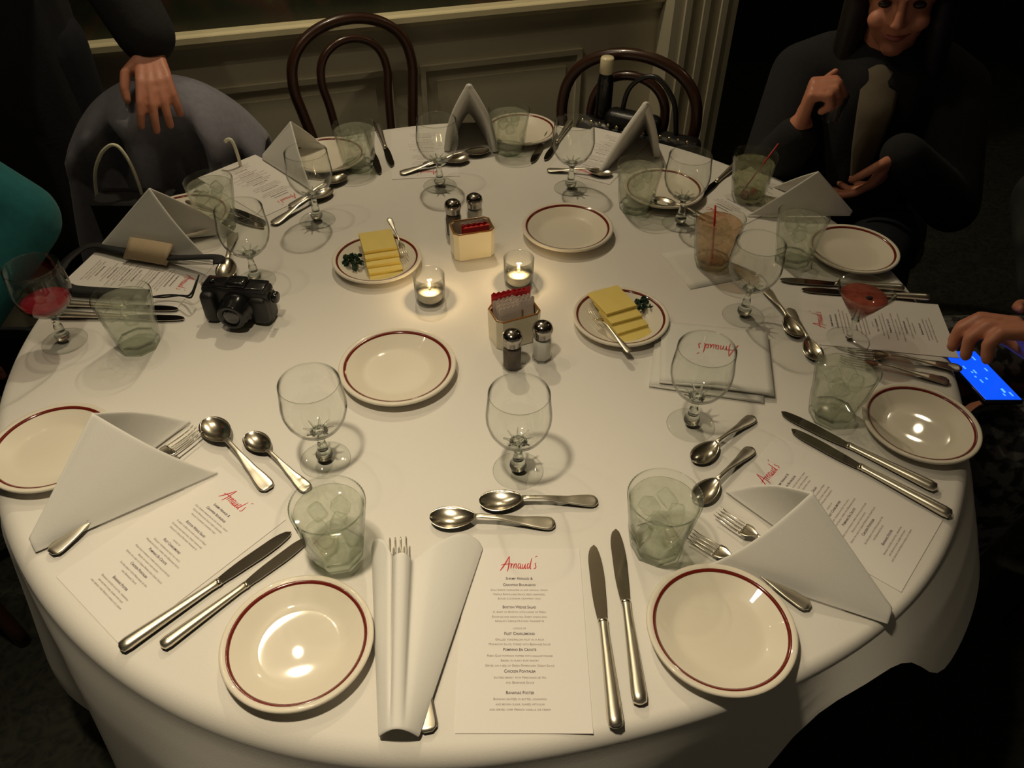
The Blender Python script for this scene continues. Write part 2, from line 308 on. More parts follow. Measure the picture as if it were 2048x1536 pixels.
# ------------------------------------------------------------------ object helpers
def link(name, me, mat, parent=None, smooth=True):
    o = bpy.data.objects.new(name, me); COL.objects.link(o)
    if mat is not None and not me.materials: me.materials.append(mat)
    if parent is not None: o.parent = parent
    if smooth is True:
        for p in me.polygons: p.use_smooth = True
    return o
def mesh(name, vf):
    me = bpy.data.meshes.new(name); me.from_pydata(vf[0], [], vf[1]); me.update()
    bm = bmesh.new(); bm.from_mesh(me); bmesh.ops.remove_doubles(bm, verts=bm.verts, dist=1e-6); bmesh.ops.recalc_face_normals(bm, faces=bm.faces); bm.to_mesh(me); bm.free()
    return me
def obj(name, vf, mat, parent=None, smooth=True): return link(name, mesh(name, vf), mat, parent, smooth)
def tag(o, label, cat, group=None, kind=None):
    o['label'] = label; o['category'] = cat
    if group: o['group'] = group
    if kind: o['kind'] = kind
    return o
def empty(name, loc=(0, 0, 0), rz=0.0):
    o = bpy.data.objects.new(name, None); COL.objects.link(o); o.location = loc; o.rotation_euler = (0, 0, rz); o.empty_display_size = .02; return o
def thing(name, label, cat, loc=(0, 0, 0), rz=0.0, group=None): return tag(empty(name, loc, rz), label, cat, group)
def structure(o): o['kind'] = 'structure'; return o
def copy_tree(o, parent=None):
    c = o.copy(); COL.objects.link(c); c.parent = parent
    for ch in list(o.children): copy_tree(ch, c)
    return c
class Proto:
    """first use hands out the built thing, later uses copies of it and of each of its parts"""
    def __init__(s, root): s.root = root; s.used = False
    def put(s, loc, rz, label, cat, group=None, scale=1.0):
        o = copy_tree(s.root) if s.used else s.root; s.used = True
        o.location = loc; o.rotation_euler = (0, 0, rz); o.scale = (scale,)*3
        return tag(o, label, cat, group)
    def drop(s):
        if not s.used:
            for c in list(s.root.children_recursive)+[s.root]: bpy.data.objects.remove(c)
# ------------------------------------------------------------------ shapes (verts, faces)
def join(*vfs):
    V, F = [], []
    for v, f in vfs:
        n = len(V); V += [tuple(p) for p in v]; F += [tuple(i+n for i in q) for q in f]
    return V, F
def xf(vf, m): return [tuple(m @ Vector(p)) for p in vf[0]], vf[1]
def lathe(prof, seg=48, rfun=None):
    V, F = [], []
    for i, (r, z) in enumerate(prof):
        for j in range(seg):
            a = 2*PI*j/seg; rr = r if rfun is None else rfun(r, z, a)
            V.append((rr*math.cos(a), rr*math.sin(a), z))
    for i in range(len(prof)-1):
        for j in range(seg):
            k = (j+1) % seg; F.append((i*seg+j, i*seg+k, (i+1)*seg+k, (i+1)*seg+j))
    if prof[0][0] > 1e-7: pass
    return V, F
def closed_lathe(prof, seg=48, rfun=None):
    v, f = lathe(list(prof)+[prof[0]], seg, rfun); return v, f
def capped_lathe(prof, seg=48, rfun=None):
    v, f = lathe(prof, seg, rfun); n = len(prof)
    f = f+[tuple(reversed(range(seg))), tuple((n-1)*seg+j for j in range(seg))]; return v, f
def box(cx, cy, cz, sx, sy, sz):
    x, y, z = sx/2, sy/2, sz/2
    V = [(cx+a*x, cy+b*y, cz+c*z) for a in (-1, 1) for b in (-1, 1) for c in (-1, 1)]
    return V, [(0, 1, 3, 2), (4, 6, 7, 5), (0, 4, 5, 1), (2, 3, 7, 6), (0, 2, 6, 4), (1, 5, 7, 3)]
def rbox(sx, sy, sz, r=.003, seg=2):
    bm = bmesh.new(); bmesh.ops.create_cube(bm, size=1)
    bmesh.ops.scale(bm, vec=(sx, sy, sz), verts=bm.verts); bmesh.ops.bevel(bm, geom=bm.edges[:], offset=r, segments=seg, affect='EDGES', profile=.5)
    bm.verts.index_update(); V = [tuple(v.co) for v in bm.verts]; F = [tuple(v.index for v in f.verts) for f in bm.faces]; bm.free(); return V, F
def catmull(P, n):
    P = [Vector(p) for p in P]; Q = [P[0]*2-P[1]]+P+[P[-1]*2-P[-2]]; out = []
    for i in range(1, len(Q)-2):
        a, b, c, d = Q[i-1:i+3]
        for k in range(n):
            t = k/n; out.append(.5*((2*b)+(c-a)*t+(2*a-5*b+4*c-d)*t*t+(3*b-a-3*c+d)*t**3))
    out.append(P[-1]); return out
def tube(P, R, seg=10, flat=1.0, up=(0, 0, 1), closed=False, round_caps=True):
    P = [Vector(p) for p in P]; n = len(P)
    if not isinstance(R, (list, tuple)): R = [R]*n
    V, F = [], []; last = None
    for i in range(n):
        if closed: t = P[(i+1) % n]-P[i-1]
        else: t = P[min(i+1, n-1)]-P[max(i-1, 0)]
        t.normalize()
        if last is None:
            x = Vector(up).cross(t)
            if x.length < 1e-4: x = Vector((1, 0, 0)).cross(t)
        else: x = last - t*last.dot(t)
        x.normalize(); last = x; y = t.cross(x)
        for j in range(seg):
            a = 2*PI*j/seg; V.append(tuple(P[i]+(x*math.cos(a)+y*math.sin(a)*flat)*R[i]))
    m = n if closed else n-1
    for i in range(m):
        for j in range(seg):
            k = (j+1) % seg; i2 = (i+1) % n; F.append((i*seg+j, i*seg+k, i2*seg+k, i2*seg+j))
    if not closed: F += [tuple(reversed(range(seg))), tuple((n-1)*seg+j for j in range(seg))]
    return V, F
def capsule(a, b, ra, rb, seg=12, rings=4):
    a, b = Vector(a), Vector(b); d = (b-a); L = d.length; d = d.normalized() if L > 1e-6 else Vector((0, 0, 1))
    P, R = [], []
    for i in range(rings+1):
        t = PI/2*i/rings; P.append(a-d*ra*math.cos(t)); R.append(max(ra*math.sin(t), ra*.02))
    for i in range(rings+1):
        t = PI/2*i/rings; P.append(b+d*rb*math.sin(t)); R.append(max(rb*math.cos(t), rb*.02))
    return tube(P, R, seg)
def ellipsoid(c, rx, ry, rz, rot=None, seg=16, rings=10):
    V, F = [], []
    pr = [(max(math.sin(PI*i/rings), .01), -math.cos(PI*i/rings)) for i in range(rings+1)]
    v, f = capped_lathe(pr, seg); m = Matrix.Translation(Vector(c)) @ (rot.to_4x4() if rot is not None else Matrix()) @ Matrix.Diagonal((rx, ry, rz, 1))
    return xf((v, f), m)
def grid(fn, nu, nv, wrap=False):
    V = [tuple(fn(i/(nu), j/(nv))) for i in range(nu+(0 if wrap else 1)) for j in range(nv+1)]; F = []
    N = nu if wrap else nu+1
    for i in range(nu):
        for j in range(nv):
            a = i*(nv+1)+j; b = ((i+1) % N)*(nv+1)+j; F.append((a, a+1, b+1, b))
    return V, F
def solid(o, th, off=0.0):
    m = o.modifiers.new('thickness', 'SOLIDIFY'); m.thickness = th; m.offset = off; return o
def remeshed(name, vf, voxel, mat, parent=None, smooth_it=2):
    """join overlapping closed shapes into one continuous skin"""
    me = bpy.data.meshes.new(name+'_raw'); me.from_pydata(vf[0], [], vf[1]); me.update()
    o = bpy.data.objects.new(name+'_raw', me); COL.objects.link(o)
    r = o.modifiers.new('r', 'REMESH'); r.mode = 'VOXEL'; r.voxel_size = voxel
    if smooth_it: s = o.modifiers.new('s', 'SMOOTH'); s.iterations = smooth_it; s.factor = .5
    dg = bpy.context.evaluated_depsgraph_get(); dg.update(); m2 = bpy.data.meshes.new_from_object(o.evaluated_get(dg))
    bpy.data.objects.remove(o); m2.materials.clear(); m2.name = name
    return link(name, m2, mat, parent)

# ================================================================== the room
RA, RB = Vector(D['rail'][0]), Vector(D['rail'][1])
WD = (RB-RA); WD.z = 0; WD.normalize(); WN = Vector((WD.y, -WD.x, 0))         # along the wall, out of the wall
W0 = Vector((RA.x, RA.y, 0)) - WD*2.2                                          # left end of the wall at the floor
WLEN = 2.2 + (Vector((RB.x, RB.y, 0))-Vector((RA.x, RA.y, 0))).length + .02
WROT = math.atan2(WD.y, WD.x)
def wall_box(x0, x1, y0, y1, z0, z1):                                          # x along the wall, y out of the wall
    return xf(box((x0+x1)/2, (y0+y1)/2, (z0+z1)/2, x1-x0, y1-y0, z1-z0), WM)
WM = Matrix.Translation(W0-WN*.03) @ Matrix(((WD.x, WN.x, 0), (WD.y, WN.y, 0), (0, 0, 1))).to_4x4()
fl = structure(obj('floor', box(0, 0, -.02, 9, 9, .04), M['carpet'], smooth=False)); fl['label'] = 'dark mottled carpet floor'
wb = structure(obj('wall_back', wall_box(0, WLEN, -.14, 0, 0, .80), M['panel'], smooth=False)); wb['label'] = 'olive cream wainscot wall behind the chairs'
def wall_part(name, vf, mat): return obj(name, vf, mat, wb, smooth=False)
wall_part('mural', wall_box(0, WLEN, -.14, -.02, .80, 2.6), M['mural'])
wall_part('chair_rail', xf(tube([(0, 0, 0), (WLEN, 0, 0)], .018, 12), WM @ Matrix.Translation((0, .016, .80))), M['rail'])
wall_part('rail_ledge', wall_box(0, WLEN, -.02, .038, .800, .815), M['rail'])
wall_part('rail_moulding', wall_box(0, WLEN, 0, .016, .765, .782), M['panel'])
def px_along(p): return (Vector((p[0], p[1], 0))-W0).dot(WD)
for x0, x1 in ((.35, 1.30), (1.42, 2.22), (2.42, 2.955), (3.04, 3.55)):
    zt, zb, t = .665, .14, .016
    for k, a in enumerate(((x0, x1, zt-t, zt), (x0, x1, zb, zb+t), (x0, x0+t, zb+t, zt-t), (x1-t, x1, zb+t, zt-t))):
        wall_part('panel_moulding', wall_box(a[0], a[1], 0, .011, a[2], a[3]), M['panel'])
    wall_part('raised_panel', wall_box(x0+.05, x1-.05, 0, .005, zb+.05, zt-.05), M['panel'])
bb = structure(obj('baseboard_back', wall_box(0, WLEN, 0, .02, 0, .11), M['panel'], smooth=False))
# pilaster closing the wall on the right
pil = structure(obj('trim_1', wall_box(WLEN, WLEN+.215, -.14, .09, 0, 2.6), M['panel'], smooth=False)); pil['label'] = 'square painted pilaster at the end of the wall'
for dx in (.045, .105, .165):
    f_ = obj('flute', wall_box(WLEN+dx-.010, WLEN+dx+.010, .088, .100, .2, 2.5), M['panel'], pil, smooth=False)
ce = structure(obj('ceiling', box(0, 0, 2.84, 9, 9, .06), M['ceiling'], smooth=False))
wr = structure(obj('wall_right', box(2.6, 1.6, 1.3, .1, 5.2, 2.6), M['dark_wall'], smooth=False))
wf = structure(obj('wall_far', box(1.6, 3.2, 1.3, 3.0, .1, 2.6), M['dark_wall'], smooth=False))
wl = structure(obj('wall_left', box(-3.1, -.8, 1.3, .1, 4.6, 2.6), M['dark_wall'], smooth=False))

# ================================================================== table and cloth
tb = thing('dining_table', 'round banquet table hidden under the white cloth', 'table', (0, 0, 0))
obj('table_top', capped_lathe([(.66, .715), (.685, .715), (.690, .72), (.690, .740), (.684, .744), (.01, .744)], 72), M['table_wood'], tb)
obj('pedestal', capped_lathe([(.045, .03), (.045, .70), (.12, .715)], 24), M['steel_leg'], tb)
for k in range(4):
    a = PI/4+k*PI/2; obj('foot', tube([(0, 0, .035), (.34*math.cos(a), .34*math.sin(a), .02)], [.025, .018], 8), M['steel_leg'], tb)
CC, CR = (-.003, .008), .757
def cloth_fold(a):
    return .5*math.sin(9*a+.6)+.32*math.sin(14*a+2.1+.5*math.sin(3*a))+.25*math.sin(5*a-1.0)
def cloth_drop(a):                                                            # long at the front and sides, hitched up at the near right
    d = (math.degrees(a)+180) % 360-180; k = 1/(1+math.exp(-(d+62)/1.2))*1/(1+math.exp((d+12)/4.0))
    return (1-k)*(.52+.05*math.sin(3*a+1))+k*(.150-.115/(1+math.exp((d+46)/1.6)))
def cloth_pt(u, v):
    a = 2*PI*u; dg_ = (math.degrees(a)+180) % 360-180; fr_ = math.exp(-((dg_+75)/22)**2); rt_ = math.exp(-((dg_+44)/18)**2); rr = .026-.008*fr_-.013*rt_; CR = .757*(1-.032*fr_+.008*rt_)                                                     # rounding at the table edge
    drop = max(.03, cloth_drop(a)); n_flat, n_edge = .30, .50
    if v < n_flat: r, z = (CR-rr)*(v/n_flat), TZ
    elif v < n_edge:
        t = (v-n_flat)/(n_edge-n_flat)*PI/2; r, z = CR-rr+rr*math.sin(t), TZ-rr+rr*math.cos(t)
    else:
        s = (v-n_edge)/(1-n_edge); d = s*drop
        amp = min(1, d/.10)*(.008+.050*min(1, d/.45)); hug = 1-.9*math.exp(-((dg_+65)/9)**2); kf = 1/(1+math.exp(-(dg_+54)/2.2))*1/(1+math.exp((dg_+12)/4.0)); r = CR+.006*min(1, d/.05)+hug*(1-.7*kf)*(.028*s+amp*(.42+cloth_fold(a)))+kf*.34*d; z = TZ-rr-d
        r = max(r, CR-.015)
    return (CC[0]+r*math.cos(a), CC[1]+r*math.sin(a), max(z, .006))
cl = obj('tablecloth', grid(cloth_pt, 240, 60, wrap=True), M['cloth']); tag(cl, 'large white linen cloth draped over the round dining table', 'tablecloth')

# ================================================================== tableware prototypes
# -- bread plate
PR = .0843
def make_plate():
    r = empty('bread_plate')
    pr = [(0.0, .0042), (.004, .0042), (.020, .0042), (.044, .0042), (.050, .0046), (.0545, .0062), (.060, .0090), (.068, .0130), (.0735, .0158), (.0785, .0183), (.0815, .0192), (.0836, .0185), (.0843, .0170), (.0836, .0150), (.0800, .0125), (.066, .0060), (.053, .0014), (.050, .0), (.046, .0), (.045, .0018), (.004, .0018), (0.0, .0018)]
    obj('dish', closed_lathe(pr, 72), M['china'], r)
    b = [(.0733, .0162), (.0755, .0173), (.0770, .01815), (.0771, .0177), (.0755, .0167), (.0733, .0154)]
    obj('rim_band', closed_lathe(b, 72), M['band'], r)
    return r
plate = Proto(make_plate())
PG = 'maroon-banded bread plates'
for key, sc, lab in (('front_left', 1.0, 'cream plate with maroon band, nearest left, beside the upright folded napkin'),
        ('front_right', 1.0, 'cream plate with maroon band, nearest right, beside the wide napkin'),
        ('right', .96, 'cream plate with maroon band at the far right edge, holding a bright lamp reflection'),
        ('centre', 1.065, 'empty cream plate with maroon band left of the front sugar caddy'),
        ('centre_back', 1.03, 'empty cream plate with maroon band right of the rear sugar caddy'),
        ('butter_left', .95, 'cream plate carrying butter, left of the two candles'),
        ('butter_right', .95, 'cream plate carrying butter, right of the front sugar caddy'),
        ('left', 1.0, 'cream plate half under the napkin at the left table edge'),
        ('back_left', .97, 'cream plate behind the back-left napkin and water glass'),
        ('back', .97, 'cream plate behind the water glass at the back of the table'),
        ('back_right', .97, 'cream plate behind the empty goblet, right of the back-right water glass'),
        ('right_back', .97, 'cream plate at right table edge behind the pink cocktail'),
        ('left_back', .97, 'cream plate behind the left-back napkin, beside a water glass')):
    plate.put(D['plates'][key], random.random()*6, lab, 'plate', PG, sc)

# -- goblet
def make_goblet(fill=None):
    r = empty('wine_goblet')
    foot = [(0.0, .0070), (.008, .0062), (.016, .0040), (.027, .0024), (.0335, .0020), (.0345, .0012), (.0335, .0002), (.020, .0), (0.0, .0008)]
    obj('foot', closed_lathe(foot, 56), M['glass'], r)
    stem = [(0.0, .006), (.0105, .0075), (.0118, .0115), (.0112, .0155), (.0088, .0185), (.0072, .021), (.0076, .0245), (.0068, .031), (.0052, .038), (.0050, .044), (.0062, .050), (.0095, .0545), (.0120, .0575), (.0070, .0600), (0.0, .0605)]
    obj('stem', lathe(stem, 32), M['glass_solid'], r)
    out = [(.0030, .0535), (.012, .0560), (.0230, .0625), (.0325, .0725), (.0392, .0850), (.0424, .0980), (.0428, .1070), (.0418, .1180), (.0402, .1310), (.0392, .1440)]
    inn = [(.0384, .1446), (.0388, .1436), (.0394, .1310), (.0410, .1180), (.0419, .1070), (.0415, .0985), (.0383, .0860), (.0316, .0742), (.0222, .0650), (.0115, .0600), (.0030, .0590)]
    obj('bowl', lathe(out+inn, 64), M['glass'], r)
    rim = [(Vector((.0389*math.cos(2*PI*k/56), .0389*math.sin(2*PI*k/56), .1443))) for k in range(56)]
    obj('rim', tube(rim, .0008, 6, closed=True), M['glass'], r)
    # pressed petals in the bottom of the bowl
    pet = []
    for k in range(8):
        a = 2*PI*k/8
        pet.append(capsule((.006*math.cos(a), .006*math.sin(a), .0585), (.019*math.cos(a), .019*math.sin(a), .0640), .0022, .0010, 6, 2))
    obj('pressed_petals', join(*pet), M['glass_solid'], r)
    if fill:
        lq = [(0.0, .0600), (.0110, .0608), (.0215, .0656), (.0308, .0745), (.0358, .0820), (.0352, .0822), (0.0, .0822)]
        obj('drink', lathe(lq, 48), M[fill], r)
    return r
gob = Proto(make_goblet())
GG = 'empty stemmed goblets around the table'
for key, lab in (('front', 'empty goblet at front centre, above the two crossing spoons'),
        ('front_left', 'empty goblet at front left behind the iced water glass'),
        ('front_right', 'empty goblet in front of the red-lettered paper napkins'),
        ('right', 'empty goblet between the peach drink and the pink cocktail'),
        ('back_right2', 'empty goblet behind the peach drink with the red straw'),
        ('back_right', 'empty goblet at the back, left of the tall back-right napkin'),
        ('back', 'empty goblet at the back, left of the standing napkin in the middle'),
        ('back_left', 'empty goblet in front of the back-left tent napkin'),
        ('left', 'empty goblet standing behind the black camera')):
    gob.put(D['goblets'][key], random.random(), lab, 'goblet', GG)
tag(make_goblet('rose_drink'), 'goblet with a little red drink at the left table edge', 'goblet').location = D['goblets']['wine']
# -- martini glass
mg = thing('cocktail_glass', 'stemmed cocktail glass of pink drink at the right side of the table', 'cocktail glass', D['martini'])
obj('foot', closed_lathe([(0.0, .006), (.01, .0045), (.030, .002), (.034, .0012), (.033, 0), (0.0, .0006)], 48), M['glass'], mg)
obj('stem', lathe([(0.0, .005), (.006, .006), (.0042, .014), (.004, .036), (.0065, .042), (0.0, .0425)], 24), M['glass_solid'], mg)
obj('bowl', lathe([(0.0, .0405), (.006, .043), (.044, .100), (.0435, .1003), (.0055, .0440), (0.0, .0425)], 56), M['glass'], mg)
obj('rim', tube([(.0438*math.cos(2*PI*k/48), .0438*math.sin(2*PI*k/48), .1003) for k in range(48)], .0008, 6, closed=True), M['glass'], mg)
obj('drink', lathe([(0.0, .0432), (.0052, .0444), (.0352, .0880), (.0345, .0884), (0.0, .0884)], 48), M['pink_drink'], mg)
obj('cherry', ellipsoid((.006, -.006, .0885), .0055, .0045, .003), M['wick'], mg)

# -- tumbler
def oct_r(r, z, a):
    w = max(0.0, min(1.0, (.052-z)/.016))
    # arched tops of the eight cut facets
    u = ((a+PI/8) % (PI/4))-PI/8; k = math.cos(PI/8)/math.cos(u)
    return r*((1-w)+w*(k*1.035))
def make_tumbler(fill='water', ice=True, level=.086):
    r = empty('water_tumbler')
    def R(z): return .0300+(.0448-.0300)*(min(z, .097)/.097)**.9
    zs = [0.0, .002, .006, .012, .018, .024, .030, .036, .040, .044, .048, .052, .060, .070, .080, .090, .097]
    out = [(R(z)-(.0015 if z == 0 else 0), z) for z in zs]
    inn = [(R(z)-.0022, z) for z in (.0966, .09, .08, .07, .06, .05, .04, .03, .02, .0145)]
    v, f = lathe(out+[(R(.097)-.001, .0976)]+inn+[(.012, .0125), (0.0, .0125)], 64, lambda rr, z, a: oct_r(rr, z, a) if rr > .02 else rr)
    s = obj('glass_wall', (v, f), M['tumbler'], r)
    bs = capped_lathe([(R(0)-.0022, .0004), (R(.002)-.0006, .0022), (R(.008)-.0008, .0080), (R(.0125)-.0012, .0120), (.02, .0124)], 48, lambda rr, z, a: oct_r(rr, z, a) if rr > .022 else rr)
    obj('thick_base', bs, M['tumbler_base'], r)
    zz = [.0128, .016, .024, .034, .044, .055, .07, level-.001, level]
    w = obj('water' if fill == 'water' else 'drink', capped_lathe([(.012, .0126)]+[(R(z)-.0025, z) for z in zz]+[(R(level)-.004, level-.0006), (.004, level-.0006)], 56, lambda rr, z, a: oct_r(rr, z, a) if (rr > .02 and z < level-.0003) else rr), M[fill], r)
    if ice:
        rnd = random.Random(5)
        for k, (x, y, z) in enumerate(((-.014, .008, level-.010), (.013, .013, level-.012), (.010, -.014, level-.009), (-.015, -.014, level-.014), (.002, .0, level-.034))):
            e = Euler((rnd.random()*3, rnd.random()*3, rnd.random()*3)).to_matrix().to_4x4()
            obj('ice_cube', xf(rbox(.021, .019, .017, .0035), Matrix.Translation((x, y, z)) @ e), M['ice'], w, smooth=False)
    return r
tum = Proto(make_tumbler())
TG = 'faceted tumblers of iced water'
for key, rz, lab in (('front_left', .2, 'iced water tumbler at front left, in front of a goblet'),
        ('front', .35, 'iced water tumbler at the front, above the pair of knives'),
        ('right', .1, 'iced water tumbler at right, above the far right plate'),
        ('right2', .5, 'misty water tumbler beside the napkin behind the knives at right'),
        ('back_right', .3, 'water tumbler at the back, in front of the tall napkin'),
        ('back', .2, 'water tumbler at the back, in front of the rearmost plate'),
        ('back_left', .6, 'water tumbler at the back left, beside two dark knives'),
        ('left2', .4, 'water tumbler at left, between a napkin and a goblet'),
        ('left', .0, 'misty water tumbler at left, standing on knives beside the camera')):
    tum.put(D['tumblers'][key], rz, lab, 'tumbler', TG)
gr = tag(make_tumbler('green_drink', False, .080), 'tumbler of cloudy greenish cocktail behind the goblets at back right', 'tumbler'); gr.name = 'cocktail_tumbler'; gr.location = D['tumblers']['green']
pe = tag(make_tumbler('peach_drink', True, .084), 'tumbler of peach cocktail standing on a paper napkin', 'tumbler'); pe.name = 'cocktail_tumbler'; pe.location = (*D['tumblers']['peach'][:2], TZ+.0012)
obj('cherry', ellipsoid((.006, -.016, .024), .008, .008, .008), M['cherry'], gr); obj('cherry', ellipsoid((-.010, -.018, .020), .008, .008, .008), M['cherry'], gr)
st = tag(obj('drinking_straw', tube([(-.006, -.026, -.001), (-.012, .004, .102)], .0019, 8), M['straw']), 'thin red straw in the peach cocktail', 'straw'); st.location = (D['tumblers']['peach'][0], D['tumblers']['peach'][1], TZ+.016)
st2 = tag(obj('drinking_straw', tube([(-.012, 0, .0), (.038, .0, .105)], .0016, 8), M['straw']), 'thin red straw leaning out of the greenish cocktail', 'straw'); st2.location = (D['tumblers']['green'][0], D['tumblers']['green'][1], TZ+.016)

# -- cutlery, tip at x=0 and handle end at x=L
def lerp_tab(tab, x):
    for (x0, y0), (x1, y1) in zip(tab, tab[1:]):
        if x <= x1: t = (x-x0)/(x1-x0) if x1 > x0 else 0; t = t*t*(3-2*t)*.4+t*.6; return y0+(y1-y0)*t
    return tab[-1][1]
def ribbon(xs, wf, zf, df, th, nl=8):
    """a strip along x: half width wf, centre height zf, dish depth df, thickness th"""
    def pt(x, j, top):
        s = -1+2*j/nl; y = wf(x)*s; z = zf(x)-df(x)*(1-s*s); return (x, y, z+(0 if top else -th*(1-.55*abs(s)**3)))
    n = len(xs); V = [pt(x, j, True) for x in xs for j in range(nl+1)]+[pt(x, j, False) for x in xs for j in range(nl+1)]; F = []; k = n*(nl+1)
    for i in range(n-1):
        for j in range(nl):
            a = i*(nl+1)+j; b = a+nl+1; F += [(a, a+1, b+1, b), (k+a, k+b, k+b+1, k+a+1)]
        for j in (0, nl):
            a = i*(nl+1)+j; F.append((a, a+nl+1, k+a+nl+1, k+a))
    for i in (0, n-1):
        for j in range(nl): a = i*(nl+1)+j; F.append((a, a+1, k+a+1, k+a))
    return V, F
SL = .158
HW = [(.055, .0036), (.066, .0032), (.085, .0034), (.115, .0062), (.138, .0094), (.148, .0102), (.153, .0094), (.1575, .0046)]
HZ = [(.050, .0118), (.062, .0140), (.085, .0130), (.120, .0070), (.150, .0042), (.158, .0040)]
def handle_mesh(x0=.056, L0=0.0, n=26):
    xs = [x0+(SL-.0004-x0)*i/n for i in range(n+1)]
    return ribbon(xs, lambda x: lerp_tab(HW, x), lambda x: lerp_tab(HZ, x)+.0004, lambda x: -.0012 if x > .06 else -.0005, .0022)
def make_spoon():
    r = empty('spoon')
    n = 22; xs = [.0002+.0575*(1-math.cos(PI*i/n))/2 for i in range(n+1)]
    def w(x):
        t = min(1, x/.0575); return max(.0006, .0182*math.sqrt(max(0, 1-((t-.44)/.44)**2)) if t < .44 else .0034+(.0182-.0034)*max(0, 1-((t-.44)/.56)**2)**.8)
    obj('bowl', ribbon(xs, w, lambda x: .0085+.0040*(x/.0575)**2, lambda x: .0072*math.sin(PI*min(1, max(0, x/.0575)))**.7, .0012, 10), M['silver'], r)
    obj('handle', handle_mesh(), M['silver_handle'], r)
    return r
KL = .232
def make_knife():
    r = empty('table_knife')
    n = 24; xs = [.109*i/n for i in range(n+1)]; top, bot = [], []
    for x in xs:                                                                # y>0 is the back, y<0 the edge
        back = .0078*math.sqrt(max(0, 1-(1-min(1, x/.045))**2))+(-.0004 if x > .095 else 0)-.0025*max(0, (x-.05)/.06)
        edge = -.0092*math.sqrt(max(0, 1-(1-min(1, x/.028))**2))+.004*max(0, (x-.06)/.049)**2
        top.append(back); bot.append(edge)
    V = []; F = []
    for x, a, b in zip(xs, top, bot): V += [(x, a, .0040), (x, b, .0036), (x, a, .0026), (x, b, .0030)]
    for i in range(n):
        a, b = i*4, i*4+4; F += [(a, b, b+1, a+1), (a+2, a+3, b+3, b+2), (a, a+2, b+2, b), (a+1, b+1, b+3, a+3)]
    F += [(0, 1, 3, 2), (n*4, n*4+2, n*4+3, n*4+1)]
    obj('blade', (V, F), M['blade'], r, smooth=False)
    P = [(.106, 0, .0042), (.110, 0, .0044), (.118, 0, .0046), (.150, 0, .0052), (.200, 0, .0062), (.222, 0, .0064), (.2295, 0, .0064), (.232, 0, .0064)]
    R_ = [.0048, .0056, .0052, .0062, .0080, .0088, .0076, .0030]
    hv, hf = tube(P, R_, 12, flat=.70); hv = [(x, y, max(z, .0003)) for x, y, z in hv]
    obj('handle', (hv, hf), M['silver_handle'], r)
    obj('collar', tube([(.104, 0, .0040), (.1085, 0, .0042)], [.0058, .0062], 12, flat=.6), M['silver'], r)
    return r
FL = .185
def make_fork():
    r = empty('table_fork')
    def hw(x): return lerp_tab([(.064, .0030), (.085, .0028), (.12, .0042), (.155, .0090), (.176, .0105), (.181, .0095), (.185, .004)], x)
    def hz(x): return lerp_tab([(.06, .010), (.085, .0120), (.13, .0075), (.175, .0042), (.185, .0040)], x)
    xs = [.066+(.1845-.066)*i/24 for i in range(25)]; obj('handle', ribbon(xs, hw, hz, lambda x: -.0010, .0022), M['silver_handle'], r)
    xs = [.044+.023*i/10 for i in range(11)]
    obj('head', ribbon(xs, lambda x: lerp_tab([(.044, .0122), (.052, .0120), (.067, .0032)], x), lambda x: lerp_tab([(.044, .0052), (.067, .0105)], x), lambda x: .001, .0014), M['silver'], r)
    tp = [(0, 0, .0062), (.012, 0, .0036), (.028, 0, .0030), (.046, 0, .0046)]
    for y in (-.0102, -.0034, .0034, .0102):
        c = catmull([(a, y*(.92 if a < .02 else 1), b) for a, _, b in tp], 4); obj('tine', tube(c, [.0004]+[.0011]*(len(c)-2)+[.0015], 6, flat=.7), M['silver'], r)
    return r
def put_cutlery(proto, L, a, b, label, cat, group, dz=0.0, roll=0.0):
    a, b = Vector(a), Vector(b); d = b-a; rz = math.atan2(d.y, d.x); s = max(.88, min(1.10, d.xy.length/L)); mid = (a+b)/2
    o = proto.put((mid.x-math.cos(rz)*L*s/2, mid.y-math.sin(rz)*L*s/2, TZ+dz), rz, label, cat, group, s); return o
spoon, knife, fork = Proto(make_spoon()), Proto(make_knife()), Proto(make_fork())
SG, KG, FG = 'silver spoons above the settings', 'silver table knives', 'silver forks'
for key, lab in (('front_a', 'silver spoon at front centre, the nearer one with its bowl to the left'),
        ('front_b', 'silver spoon at front centre, the farther one just below the empty goblet'),
        ('left_a', 'silver spoon at left, nearest the wide left napkin'),
        ('left_b', 'silver spoon at left with its handle passing behind the water tumbler'),
        ('fr_a', 'silver spoon beside the foot of the front-right goblet'),
        ('fr_b', 'silver spoon with its bowl behind the front water tumbler'),
        ('r_a', 'silver spoon at right beside the right goblet, handle pointing away'),
        ('r_b', 'silver spoon at right touching the red-lettered menu, behind a tumbler'),
        ('br2_a', 'small silver spoon seen under the goblet behind the peach drink'),
        ('br_a', 'silver spoon at the back, passing behind the back-right goblet stem'),
        ('b_a', 'silver spoon at the back, its handle left of the back goblet, nearer one'),
        ('b_b', 'silver spoon at the back below the middle napkin, farther one'),
        ('bl_a', 'silver spoon crossing behind the back-left goblet stem, nearer one'),
        ('bl_b', 'silver spoon behind the back-left goblet, farther one'),
        ('l_a', 'silver spoon behind the camera, standing out below the left goblet')):
    put_cutlery(spoon, SL, *D['spoons'][key], lab, 'spoon', SG, .0008)
